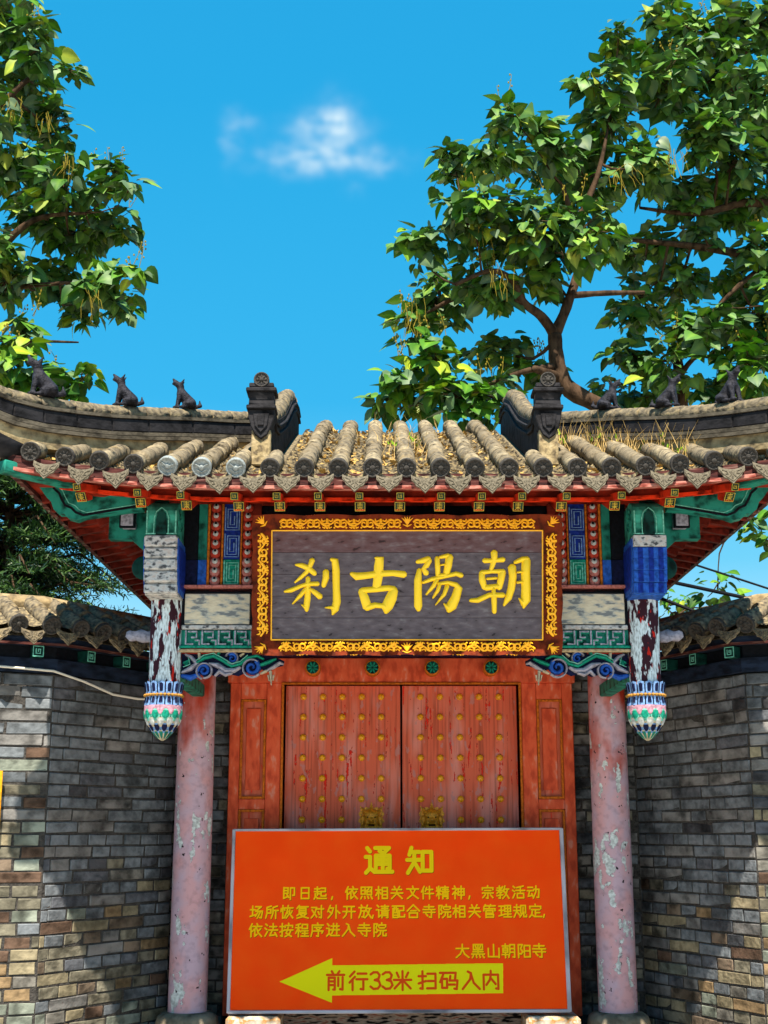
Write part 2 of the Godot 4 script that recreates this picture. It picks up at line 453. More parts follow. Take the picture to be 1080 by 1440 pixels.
# strokes of each character on a ten by ten square, y downwards
const GLYPH := {
"通": [[1,1,2,2.2],[.5,4,2,4,2,7.8,.6,9.3],[2,7.8,3.5,9,9.7,9],[3.8,1,8.6,1,7,2.5],[5.3,2,6.6,2.9],[4,8,4,3.6,8.8,3.6,8.8,7.9,8,8],[4,5,8.8,5],[4,6.4,8.8,6.4],[6.4,3.6,6.4,8]],
"知": [[2,.5,1.2,3],[1.6,2,4.8,2],[.4,4.8,5.2,4.8],[3,2,3,5.5,.6,9.4],[3.2,6,5,9],[6,2,9.2,2,9.2,8.6,6,8.6,6,2]],
"即": [[1,1.2,4.2,1.2,4.2,5.2,1,5.2],[1,1,1,8.8,4,7.6],[1,3.2,4.2,3.2],[3.4,6,4.8,8.2],[6,1.2,9,1.2,9,6.6,7.8,6.6],[6,1.2,6,9.6]],
"日": [[2.2,1.2,7.8,1.2,7.8,9,2.2,9,2.2,1.2],[2.2,5,7.8,5]],
"起": [[.8,2,4.6,2],[2.7,.6,2.7,6.8],[.6,4,5,4],[2.7,5.6,4.8,5.6],[1.2,5.5,1.2,7.6,.4,9.4],[1.2,7.4,3,9,9.6,9],[5.6,1.5,8.8,1.5,8.8,4,5.6,4,5.6,7.2,9.2,7.2,9.2,6.2]],
"依": [[2.5,.6,.6,4.4],[1.8,3,1.8,9.6],[6,.5,6.6,1.6],[3,2.4,9.6,2.4],[6.2,2.6,2.6,6],[4.6,4.6,4.6,9.2,6.2,8],[5.8,3.6,7.2,7,9.6,9.4],[8.8,4,7,5.8]],
"照": [[1,1,4,1,4,6,1,6,1,1],[1,3.4,4,3.4],[5.2,1,9,1,8.8,3.2,7.8,3.2],[7,1,6.4,2.6,5,3.6],[5.4,4.2,8.8,4.2,8.8,6.4,5.4,6.4,5.4,4.2],[1.6,7.6,.8,9.4],[3.6,7.8,4,9.2],[6,7.8,6.6,9.2],[8.4,7.6,9.4,9.4]],
"相": [[.4,3,4.6,3],[2.5,.6,2.5,9.6],[2.5,3.2,.5,7],[2.7,4,4.4,6],[5.4,1.4,9.2,1.4,9.2,9.2,5.4,9.2,5.4,1.4],[5.4,4,9.2,4],[5.4,6.6,9.2,6.6]],
"关": [[3,.6,3.8,2.4],[7,.6,6,2.4],[1.4,2.8,8.6,2.8],[.6,5.4,9.4,5.4],[5,2.8,5,5.6,1,9.4],[5.2,5.8,9,9.4]],
"文": [[5,.4,5.4,1.8],[.6,2.4,9.4,2.4],[7,2.6,5,6.4,1,9.4],[3,2.6,5,6.4,9.2,9.4]],
"件": [[2.6,.6,.6,4.6],[1.8,3,1.8,9.6],[4.4,1.4,3.4,4.2],[4,2.8,9,2.8],[3.2,5.8,9.6,5.8],[6.6,.6,6.6,9.6]],
"精": [[2.2,.6,2.2,9.6],[.4,4,4,4],[.7,1.4,1.2,3],[3.8,1.4,3.2,3],[2.2,4.2,.5,7.4],[2.4,5,3.8,6.6],[4.8,1.4,9.4,1.4],[5,2.8,9.2,2.8],[4.4,4.2,9.7,4.2],[7,.5,7,4.2],[5.2,9.6,5.2,5.4,9,5.4,9,9.4,8.2,9.4],[5.2,6.8,9,6.8],[5.2,8,9,8]],
"神": [[2,.5,2.6,1.6],[.6,2.4,4,2.4,.5,6.4],[2.3,4.6,2.3,9.6],[2.8,5,4,6.2],[4.8,2.4,9.2,2.4,9.2,7,4.8,7,4.8,2.4],[4.8,4.6,9.2,4.6],[7,.5,7,9.7]],
"宗": [[5,.3,5,1.4],[1,3.2,1,1.8,9,1.8,9,3.2],[2.6,3.8,7.4,3.8],[1,5.6,9,5.6],[5,5.6,5,9.4,4,9.2],[3,6.8,1.2,9],[7,6.8,8.8,9]],
"教": [[.8,2,4.6,2],[2.6,.5,2.6,3.6],[.4,3.6,5,3.6],[5,1,.6,6],[1.6,5,4.2,5,3,6.2,3,9.4,2,9.2],[.5,7.6,5,6.9],[6.8,.5,5.4,4.6],[6.2,2.8,9.6,2.8],[8.6,2.8,7.6,6.6,5,9.5],[6,4.2,9.6,9.5]],
"活": [[1,.8,2.2,1.8],[.5,3.6,1.8,4.6],[.6,9.2,2.2,6],[8.6,.6,3.6,1.8],[3,3.8,9.7,3.8],[6.4,1.4,6.4,6],[4,6,8.8,6,8.8,9.2,4,9.2,4,6]],
"动": [[.8,1.6,4.4,1.6],[.4,4,5,4],[2.2,4,1,8,4.2,7.4],[3.6,6.2,4.8,8.6],[5.2,3,9.2,3,8.8,8.8,7.6,8.8],[7,.6,6.8,5,4.8,9.4]],
"场": [[.4,3.4,3.8,3.4],[2,.8,2,7.6],[.3,8.2,4,7],[4.2,1.2,8.4,1.2,4.4,4.4,9.4,4.4,8.6,9.2,7.4,9],[6.4,4.6,4.2,8],[8,4.6,5.6,9.4]],
"所": [[4.4,.8,1.2,1.8],[1.2,1.8,1.2,6,.4,9.4],[1.2,3.2,4.2,3.2,4.2,5.8,1.2,5.8],[9,.8,5.8,1.8],[5.8,1.8,5.8,6,4.6,9.5],[5.8,4,9.7,4],[7.9,4,7.9,9.7]],
"恢": [[2,.5,2,9.6],[.8,2.6,.6,4.8],[3,2.2,3.5,3.8],[3.8,2.2,9.6,2.2],[6,.5,5.2,5,3.2,9.4],[5.8,4.6,5.4,6],[9,4.4,8.2,6],[7.2,3.6,7,6.2,4.6,9.5],[7.2,6.4,9.6,9.4]],
"复": [[2.6,.5,.8,2.6],[2,1.4,9.2,1.4],[2.6,2.6,7.6,2.6,7.6,5.4,2.6,5.4,2.6,2.6],[2.6,4,7.6,4],[3.6,5.6,1,7.8],[3,6.4,8,6.4,5.6,8.4,1,9.6],[3.4,7,6,8.6,9.4,9.6]],
"对": [[.6,2,4.4,2,3,6.4,.5,9.4],[1,3.8,4.6,8.8],[4.8,3,9.7,3],[8,.6,8,9.4,6.6,9],[5.6,5,6.6,7]],
"外": [[2.4,.6,.6,5],[2,2.4,4.8,2.4,3.6,6.4,.8,9.5],[1.6,4.8,3.4,6.4],[6.8,.5,6.8,9.7],[6.8,3.8,9.6,6.2]],
"开": [[1,1.4,9,1.4],[.4,5,9.6,5],[3.4,1.4,3.4,5,2.6,7.6,.8,9.5],[6.8,1.4,6.8,9.7]],
"放": [[2.2,.4,2.8,1.6],[.4,2.2,5,2.2],[2,2.4,1.8,6,.4,9.4],[2,4.6,4.4,4.6,4,9,2.8,8.8],[6.8,.5,5.2,4.8],[6.2,2.8,9.7,2.8],[8.6,2.8,7.6,6.6,5,9.5],[6,4.2,9.7,9.5]],
"请": [[1,.6,2.2,1.8],[.4,3.8,2.2,3.8,2.2,9,3.6,7.8],[4,1.4,9.5,1.4],[4.4,2.8,9,2.8],[3.6,4.2,9.8,4.2],[6.8,.5,6.8,4.2],[4.6,9.6,4.6,5.4,9,5.4,9,9.4,8,9.4],[4.6,6.7,9,6.7],[4.6,8,9,8]],
"配": [[.4,1.2,5,1.2],[.9,3,4.6,3,4.6,9.4,.9,9.4,.9,3],[2,1.2,2,3,1.6,5.4],[3.4,1.2,3.4,5.2,4.4,5.2],[.9,6,4.6,6],[.9,7.8,4.6,7.8],[5.8,1.2,9,1.2,9,4.4,5.8,4.4,5.8,9,9.6,9,9.6,7.4]],
"合": [[5,.4,.4,4.8],[5,.4,9.6,4.8],[3,4.6,7,4.6],[2,6.2,8,6.2,8,9.4,2,9.4,2,6.2]],
"寺": [[1.4,1.8,8.6,1.8],[5,.4,5,3.8],[.5,3.8,9.5,3.8],[.8,5.8,9.4,5.8],[6.8,4.4,6.8,9.4,5.2,9.2],[2.6,6.8,4,8.4]],
"院": [[1,9.7,1,1,3.4,1,2.4,3.8,3.6,5.6,2.8,7,1.8,6.8],[6.6,.3,6.8,1.4],[4.4,3,4.4,1.8,9.5,1.8,9.5,3],[5.2,3.8,8.6,3.8],[4,5.6,9.8,5.6],[6,5.6,5.6,8,3.8,9.6],[7.6,5.6,7.6,9.2,9.8,9.2,9.8,8]],
"管": [[2,.5,.8,2.4],[1.6,1.3,4.6,1.3],[6,.5,5,2.2],[5.6,1.3,9.4,1.3],[5,2.4,5,3.2],[.8,4.8,.8,3.4,9.2,3.4,9.2,4.8],[2.4,9.6,2.4,4.8,7.6,4.8,7.6,6.6,2.4,6.6],[2.4,7.6,8,7.6,8,9.4,2.4,9.4]],
"理": [[.4,1.6,4,1.6],[.6,4.6,3.8,4.6],[2.2,1.6,2.2,8],[.3,8.6,4.2,7.6],[4.8,1.2,9.2,1.2,9.2,5.4,4.8,5.4,4.8,1.2],[4.8,3.3,9.2,3.3],[7,1.2,7,9.2],[4.8,7.3,9.3,7.3],[4,9.3,9.8,9.3]],
"规": [[.6,2.4,4.6,2.4],[.3,4.8,4.9,4.8],[2.6,.6,2.6,5,.5,9.5],[2.8,5.8,4.6,8],[5.6,6.6,5.6,1.2,9.2,1.2,9.2,6.6],[7.4,2.6,7.2,6.2,4.8,9.5],[7.8,6,7.8,9.2,9.8,9.2,9.8,8]],
"定": [[5,.3,5,1.5],[.9,3.4,.9,1.8,9.1,1.8,9.1,3.4],[2,4.2,8,4.2],[5,4.2,5,9],[5,6.4,8.2,6.4],[2.6,5.4,2.2,7.6,.5,9.5],[2.2,7.8,4.4,9.2,9.6,9.2]],
"法": [[1,.8,2.2,1.8],[.5,3.6,1.8,4.6],[.6,9.2,2.4,6],[4,2.6,9,2.6],[6.5,.5,6.5,5],[3.2,5,9.8,5],[6,5,4.2,8.8,8.8,8.2],[7.8,6.8,9.4,9.4]],
"按": [[.4,2.6,3.6,2.6],[2,.5,2,9.4,.9,9],[.4,6.4,3.6,5.2],[6.6,.4,6.9,1.5],[4.2,3.2,4.2,1.9,9.5,1.9,9.5,3.2],[3.9,5,9.8,5],[6.4,3.2,5,7.2,8.8,9.5],[8.4,5,7.2,8,4.2,9.6]],
"程": [[3.8,.7,.8,1.6],[.4,3.4,4.4,3.4],[2.4,1.4,2.4,9.7],[2.4,3.6,.4,7.4],[2.6,4.8,4,6.4],[5.2,1.2,9,1.2,9,4,5.2,4,5.2,1.2],[4.8,5.6,9.4,5.6],[5.2,7.4,9.2,7.4],[4.4,9.3,9.8,9.3],[7.1,5.6,7.1,9.3]],
"序": [[5.2,.3,5.6,1.4],[1.4,1.7,9.4,1.7],[1.4,1.7,1.4,6,.4,9.5],[3,3.2,8,3.2,6.2,4.8],[4.4,4.2,6.4,5.4],[2.4,5.8,9.2,5.8,8.4,7.2],[5.8,5.8,5.8,9.4,4.6,9.2]],
"进": [[1,.8,2.2,2.2],[.4,4,2.2,4,2.2,7.6,.5,9.3],[2.2,7.6,3.8,9,9.7,9],[3.6,2.4,9.4,2.4],[3.2,5,9.8,5],[5.4,.7,5.4,5,4.2,7.6],[7.8,.7,7.8,7.8]],
"入": [[3.4,.8,5,1.6,4.6,4.6,.6,9.4],[5,2,6.4,6.4,9.5,9.4]],
"大": [[.6,3.4,9.4,3.4],[5,.6,5,3.8,3.6,7,.6,9.4],[5.1,4,6.6,7.2,9.5,9.4]],
"黑": [[1.8,.8,8.2,.8,8.2,4.2,1.8,4.2,1.8,.8],[5,.8,5,7.2],[3.2,1.6,3.8,3.2],[6.8,1.6,6.2,3.2],[1.4,5.6,8.6,5.6],[.5,7.2,9.5,7.2],[1.6,8.2,.9,9.6],[3.7,8.2,4,9.5],[6,8.2,6.5,9.5],[8.2,8.2,9.3,9.6]],
"山": [[5,.8,5,9],[1.2,3.4,1.2,9,8.8,9],[8.8,3.4,8.8,9.6]],
"朝": [[.6,1.8,4.8,1.8],[2.7,.5,2.7,3.2],[1,3.2,4.4,3.2,4.4,6,1,6,1,3.2],[1,4.6,4.4,4.6],[.4,7.6,5,7.6],[2.7,6,2.7,9.7],[5.9,1,5.9,6,5,9.5],[5.9,1,9.2,1,9.2,9.3,8,9.2],[5.9,3.6,9.2,3.6],[5.9,6,9.2,6]],
"阳": [[1,9.7,1,1,3.8,1,2.6,3.8,4,5.8,3,7.2,1.9,7],[5.2,1.6,9.2,1.6,9.2,9.2,5.2,9.2,5.2,1.6],[5.2,5.2,9.2,5.2]],
"前": [[3,.4,3.8,1.8],[7,.4,6,1.8],[.5,2.2,9.5,2.2],[1.4,9.6,1.4,3.6,4.6,3.6,4.6,9.4,3.8,9.4],[1.4,5.4,4.6,5.4],[1.4,7.2,4.6,7.2],[6.4,3.6,6.4,7.6],[8.7,3.4,8.7,9.4,7.4,9.2]],
"行": [[3,.6,.6,3],[3.2,3.2,.4,6],[2,4.8,2,9.7],[4.6,1.6,9.2,1.6],[4,4.4,9.7,4.4],[7.6,4.4,7.6,9.4,6.2,9.2]],
"米": [[5,.5,5,9.7],[.5,4.8,9.5,4.8],[2,1.2,3,3.4],[8,1.2,6.8,3.4],[4.8,5,.8,9],[5.2,5,9.2,9]],
"扫": [[.4,3,4.2,3],[2.4,.6,2.4,9.2,1.2,9],[.4,6.6,4.2,5.4],[5,1.8,9.2,1.8,9.2,9,4.8,9],[5.2,5.4,9.2,5.4]],
"码": [[.4,1.4,4.4,1.4],[2.4,1.4,.4,6],[1.4,4.4,4,4.4,4,8.8,1.4,8.8,1.4,4.4],[5,1.4,8.6,1.4,8.2,5],[5.8,3,5.4,5.2,9.5,5.2,9,9.4,7.8,9.2],[4.6,7.2,8,7.2]],
"内": [[1.2,9.6,1.2,2.4,8.8,2.4,8.8,9.4,7.6,9.2],[5,.5,5,2.6,4.4,5,2.6,7.4],[5,4.2,7.4,7]],
"3": [[2.5,2,4,1,6,1,7.2,2.4,6.6,4.2,4.6,4.8,6.8,5.4,7.6,7.4,6.2,9,4,9.2,2.4,8]],
"，": [[5,7.8,4.4,9.8]],
}
func line_px(im: Image, a: Vector2, b: Vector2, w: float, c: Color):
	var r := w / 2.0 + 1.0
	for y in range(maxi(0, int(minf(a.y, b.y) - r)), mini(im.get_height() - 1, int(maxf(a.y, b.y) + r)) + 1):
		for x in range(maxi(0, int(minf(a.x, b.x) - r)), mini(im.get_width() - 1, int(maxf(a.x, b.x) + r)) + 1):
			var p := Vector2(x + .5, y + .5)
			var d := p.distance_to(Geometry2D.get_closest_point_to_segment(p, a, b))
			var k := clampf(w / 2.0 - d + .5, 0.0, 1.0)
			if k > 0.0: im.set_pixel(x, y, im.get_pixel(x, y).lerp(c, k))
func glyph_px(im: Image, ch: String, c: Vector2, s: float, w: float, col: Color, shadow := true):
	if not GLYPH.has(ch): return
	for pass_ in ([0, 1] if shadow else [1]):
		for st in GLYPH[ch]:
			for i in range(0, st.size() - 2, 2):
				var a := c + Vector2(st[i] - 5.0, st[i + 1] - 5.0) * s / 10.0
				var b := c + Vector2(st[i + 2] - 5.0, st[i + 3] - 5.0) * s / 10.0
				if pass_ == 0: line_px(im, a + Vector2(1.5, 2), b + Vector2(1.5, 2), w, rgb(120, 66, 0))
				else: line_px(im, a, b, w, col)
# the printed sheet: measured from its upper left corner, 1448 x 752 for 1.80 m x 0.935 m
func banner_image() -> Image:
	var im := Image.create(1448, 752, false, Image.FORMAT_RGB8)
	var n := fnl(.006, 4, 7)
	var n2 := fnl(.05, 3, 8)
	for y in 752:
		for x in 1448:
			im.set_pixel(x, y, rgb(255, 70, 0).lerp(rgb(255, 88, 8), clampf(.3 + n.get_noise_2d(x, y) * .5 + n2.get_noise_2d(x, y) * .1, 0, 1)))
	var q := func(x: float, y: float) -> Vector2:              # sheet position of a measured place
		var k := (y - 1165.0) / 252.0
		var l := lerpf(330.0, 324.0, k); var r := lerpf(787.0, 798.0, k)
		return Vector2((x - l) / (r - l) * 1448.0, k * 752.0)
	var amber := rgb(255, 196, 0)
	var rows := [
		[1255.0, 19.0, [["即", 406], ["日", 428.6], ["起", 450], ["，", 467], ["依", 493.8], ["照", 515], ["相", 536.6], ["关", 557.8], ["文", 580], ["件", 600.7], ["精", 622], ["神", 644.5], ["，", 660], ["宗", 685.6], ["教", 706.7], ["活", 729], ["动", 750]]],
		[1281.5, 19.0, [["场", 360.4], ["所", 382], ["恢", 403], ["复", 425], ["对", 446], ["外", 469], ["开", 490.5], ["放", 513], ["，", 524.5], ["请", 537.6], ["配", 560], ["合", 581], ["寺", 603], ["院", 624.5], ["相", 645.5], ["关", 667], ["管", 688], ["理", 710], ["规", 731], ["定", 752.7], ["，", 765]]],
		[1307.0, 19.5, [["依", 359], ["法", 381], ["按", 402.5], ["程", 424.5], ["序", 446], ["进", 468], ["入", 490], ["寺", 512], ["院", 533.5]]],
		[1337.0, 20.0, [["大", 650], ["黑", 672], ["山", 694], ["朝", 715], ["阳", 736.7], ["寺", 758]]]]
	for r in rows:
		for g in r[2]: glyph_px(im, g[0], q.call(g[1], r[0]), r[1] * 3.05, 7.4, amber)
	glyph_px(im, "通", q.call(532, 1208), 42 * 3.05, 18, rgb(240, 208, 8))
	glyph_px(im, "知", q.call(590, 1209), 40 * 3.05, 18, rgb(240, 208, 8))
	var arrow := PackedVector2Array()
	for a in [[393, 1378], [467, 1346], [467, 1356], [707, 1354], [707, 1395], [467, 1397], [467, 1407]]: arrow.append(q.call(a[0], a[1]))
	for y in range(int(arrow[1].y), int(arrow[6].y) + 1):
		for x in range(int(arrow[0].x), int(arrow[3].x) + 1):
			if Geometry2D.is_point_in_polygon(Vector2(x, y), arrow): im.set_pixel(x, y, rgb(234, 224, 8))
	for g in [["前", 472], ["行", 504], ["3", 528], ["3", 545], ["米", 566], ["扫", 601], ["码", 631], ["入", 662], ["内", 690]]:
		glyph_px(im, g[0], q.call(g[1], 1377), 27 * 3.05, 10, rgb(224, 72, 10), false)
	return im
# blue summer sky with two small wisps
func sky_image() -> Image:
	var w := 2048; var h := 1024
	var im := Image.create(w, h, false, Image.FORMAT_RGBF)
	var n := fnl(.9, 5, 3)
	var stops := [[-90.0, V(.20, .19, .17)], [-2.0, V(.25, .26, .26)], [0.0, V(.50, .54, .56)], [5.0, V(.26, .41, .50)], [11.0, V(.075, .285, .42)], [18.0, V(.019, .21, .385)], [30.0, V(.010, .178, .35)], [40.0, V(.009, .162, .33)], [90.0, V(.007, .11, .27)]]
	var wisps := [[-2.34, 29.30, 0.95, 0.80, 0.75], [-2.82, 28.95, 1.50, 0.70, 0.30], [-2.58, 27.95, 2.30, 0.42, 0.50], [-4.13, 27.91, 1.30, 0.45, 0.30], [-0.66, 27.97, 0.90, 0.40, 0.25], [-6.64, 29.32, 0.75, 0.35, 0.20], [-7.11, 28.51, 0.35, 0.80, 0.20], [-1.32, 26.71, 0.40, 0.20, 0.10]]      # azimuth, height, half widths, strength of the lobes of two small clouds
	for y in h:
		var el := 90.0 - (y + .5) / h * 180.0
		var c := Vector3.ZERO
		for i in stops.size() - 1:
			if el >= stops[i][0] and el <= stops[i + 1][0]:
				c = (stops[i][1] as Vector3).lerp(stops[i + 1][1], (el - stops[i][0]) / (stops[i + 1][0] - stops[i][0]))
		var base := Color(c.x, c.y, c.z)
		for x in w:
			var col := base
			if el > 10 and el < 45:
				var az := wrapf((x + .5) / w * 360.0, -180.0, 180.0)             # 0 is straight ahead (-z)
				if absf(az + 4.0) < 9.0 and el > 24 and el < 33:
					var k := 0.0
					var wx := n.get_noise_2d(az * .8, el * .9 + 40.0) * .5; var wy := n.get_noise_2d(az * .8 + 90.0, el * .9) * .35
					for s in wisps:
						var dx: float = (az + wx - s[0]) / s[2]; var dy: float = (el + wy - s[1]) / s[3]
						k += exp(-(dx * dx + dy * dy)) * s[4]
					k *= clampf(.72 + n.get_noise_2d(az * .7 + 7.0, el * 1.8) * .9 + n.get_noise_2d(az * 1.6, el * 3.2) * .4, 0.0, 1.4)
					col = col.lerp(Color(.37, .44, .46), clampf(k * .88, 0, .9))
			im.set_pixel(x, y, col)
	return im

# ---------------------------------------------------------------- smooth bodies (tapered limbs joined, meshed as surface nets)
func body(bones: Array, cell: float, k: float, xf := Transform3D()) -> ArrayMesh:
	var lo := V(1e9, 1e9, 1e9); var hi := -lo
	for b in bones:
		var r := maxf(b[2], b[3]) + cell * 2.5
		for p in [b[0], b[1]]:
			lo = lo.min(p - V(r, r, r)); hi = hi.max(p + V(r, r, r))
	var n := Vector3i(((hi - lo) / cell).ceil()) + Vector3i.ONE
	var f := PackedFloat32Array()
	f.resize(n.x * n.y * n.z)
	for z in n.z:
		for y in n.y:
			for x in n.x:
				var p := lo + Vector3(x, y, z) * cell
				var s := 0.0
				for b in bones:
					var ab: Vector3 = b[1] - b[0]
					var t := clampf((p - b[0]).dot(ab) / maxf(ab.length_squared(), 1e-9), 0, 1)
					var d: float = (p - (b[0] + ab * t)).length() - lerpf(b[2], b[3], t)
					if d < k * 6.0: s += exp(-d / k)
				f[x + n.x * (y + n.y * z)] = -k * log(maxf(s, 1e-9))
	var vid := PackedInt32Array()
	vid.resize(f.size()); vid.fill(-1)
	var vs := []
	var off := [0, 1, n.x, n.x + 1, n.x * n.y, n.x * n.y + 1, n.x * n.y + n.x, n.x * n.y + n.x + 1]
	for z in n.z - 1:
		for y in n.y - 1:
			for x in n.x - 1:
				var i := x + n.x * (y + n.y * z)
				var m := 0
				for c in 8:
					if f[i + off[c]] < 0.0: m |= 1 << c
				if m == 0 or m == 255: continue
				var sum := Vector3.ZERO; var cnt := 0
				for e in [[0, 1], [2, 3], [4, 5], [6, 7], [0, 2], [1, 3], [4, 6], [5, 7], [0, 4], [1, 5], [2, 6], [3, 7]]:
					var fa := f[i + off[e[0]]]; var fb := f[i + off[e[1]]]
					if (fa < 0.0) != (fb < 0.0):
						var pa := Vector3(e[0] & 1, (e[0] >> 1) & 1, e[0] >> 2); var pb := Vector3(e[1] & 1, (e[1] >> 1) & 1, e[1] >> 2)
						sum += pa.lerp(pb, fa / (fa - fb)); cnt += 1
				vid[i] = vs.size()
				vs.append(xf * (lo + (Vector3(x, y, z) + sum / cnt) * cell))
	var b := B.new(true)
	for z in range(1, n.z - 1):
		for y in range(1, n.y - 1):
			for x in range(1, n.x - 1):
				var i := x + n.x * (y + n.y * z)
				for ax in 3:
					var d1: int = [1, n.x, n.x * n.y][ax]; var u: int = [n.x, n.x * n.y, 1][ax]; var v: int = [n.x * n.y, 1, n.x][ax]
					var fa := f[i]; var fb := f[i + d1]
					if (fa < 0.0) == (fb < 0.0): continue
					var q := [vid[i], vid[i - u], vid[i - u - v], vid[i - v]]
					if q.has(-1): continue
					if fa < 0.0: b.quad(vs[q[0]], vs[q[1]], vs[q[2]], vs[q[3]])
					else: b.quad(vs[q[3]], vs[q[2]], vs[q[1]], vs[q[0]])
	return b.mesh()

# ---------------------------------------------------------------- the gate's roof
const EAVE := 1.70          # front eave (z); the ridge stands over z = -0.75
func base_h(q: float) -> float:
	var y := 2.687 + .40 * q
	if q > 2.0: y -= .444 * (q - 2.0) * (q - 2.0)
	return y
func rise(x: float, q: float) -> float:
	var k := clampf((absf(x) - .75) / 1.05, 0, 1.15)
	return .085 * k * k * clampf(1.0 - q / 1.2, 0, 1)
func roof_q(x: float, z: float) -> float:
	var q := minf(EAVE - z, z + 3.2)
	if absf(x) > .70: q = minf(q, (1.8 - absf(x)) * 1.33)
	return maxf(q, 0.0)
func roof_h(x: float, z: float) -> float:                    # centre line of the cover tiles
	var q := roof_q(x, z)
	return base_h(q) + rise(x, q)
func soffit_h(x: float, z: float) -> float:
	var q := minf(minf(EAVE - z, z + 3.2), 1.8 - absf(x))
	var y := 2.588 + .2 * q if q < .2499 else 2.596 + .38 * (q - .25)
	return minf(y, 3.3) + rise(x, maxf(q, 0))
func hip_z(x: float) -> float: return EAVE - 1.33 * (1.8 - absf(x))

func tube_mesh(l: float, r0: float, r1: float, m: Material, sag := 0.0) -> ArrayMesh:   # cover tile along z: rim at z 0, tail at z -l
	var b := B.new(true)
	b.tube([V(0, 0, 0), V(0, 0, -.012), V(0, sag, -l * .5), V(0, 0, -l)], [r0 * 1.035, r0 * 1.0, (r0 + r1) * .5, r1], 14)
	return b.mesh(m)
func disc_mesh(r: float, m: Material, face := 0) -> ArrayMesh:        # round end of a tile row, facing +z
	var b := B.new(true)
	var xf := Transform3D(Basis(Vector3.RIGHT, PI / 2), Vector3.ZERO)
	b.lathe([Vector2(r, -.02), Vector2(r * 1.03, .004), Vector2(r, .009), Vector2(r * .84, .009), Vector2(r * .8, .003), Vector2(r * .3, .002), Vector2(r * .27, .008), Vector2(r * .15, .011), Vector2(0, .0115)], 20, xf)
	var a := b.mesh(m)
	b = B.new()
	if face == 0:
		for i in 8:
			var an := TAU * i / 8.0
			b.stroke([V(cos(an) * r * .36, sin(an) * r * .36, r * .16), V(cos(an) * r * .55, sin(an) * r * .55, r * .24), V(cos(an) * r * .7, sin(an) * r * .7, r * .1)], at(0, 0, .002), .005)
	else:
		b.stroke([V(-r * .6, r * .35, r * .2), V(-r * .2, r * .1, r * .25), V(0, -r * .1, r * .3), V(r * .2, r * .1, r * .25), V(r * .6, r * .35, r * .2)], at(0, 0, .002), .008)
		b.stroke([V(-r * .5, -r * .2, r * .18), V(0, -r * .5, r * .22), V(r * .5, -r * .2, r * .18)], at(0, 0, .002), .007)
	return b.mesh(m, a)
func drip_mesh(w: float, h: float, m: Material) -> ArrayMesh:         # pointed drip tile, facing +z, hanging from its upper edge
	var out := PackedVector2Array()
	for i in 9:
		var k := -1.0 + i / 4.0
		out.append(Vector2(k * w / 2, -h * .20 * (1.0 - k * k)))
	for q in [[.98, -.28], [.78, -.42], [.66, -.62], [.4, -.7], [.2, -.86], [0, -1.0], [-.2, -.86], [-.4, -.7], [-.66, -.62], [-.78, -.42], [-.98, -.28]]:
		out.append(Vector2(q[0] * w / 2, q[1] * h))
	var b := B.new()
	b.prism(out, at(0, 0, 0), .010)
	var x2 := at(0, 0, .0095)
	for s in [-1, 1]:
		b.stroke([V(s * w * .45, -h * .2, w * .05), V(s * w * .36, -h * .42, w * .05), V(s * w * .2, -h * .62, w * .05), V(0, -h * .86, w * .06)], x2, .005)
		b.stroke([V(s * w * .36, -h * .22, w * .05), V(s * w * .2, -h * .3, w * .06), V(s * w * .16, -h * .46, w * .05), V(s * w * .26, -h * .46, w * .04)], x2, .0047)
		b.stroke([V(s * w * .08, -h * .34, w * .05), V(s * w * .05, -h * .5, w * .06), V(s * w * .12, -h * .62, w * .04)], x2, .0044)
	b.stroke([V(0, -h * .3, w * .06), V(0, -h * .5, w * .07), V(0, -h * .72, w * .05)], x2, .0052)
	return b.mesh(m)

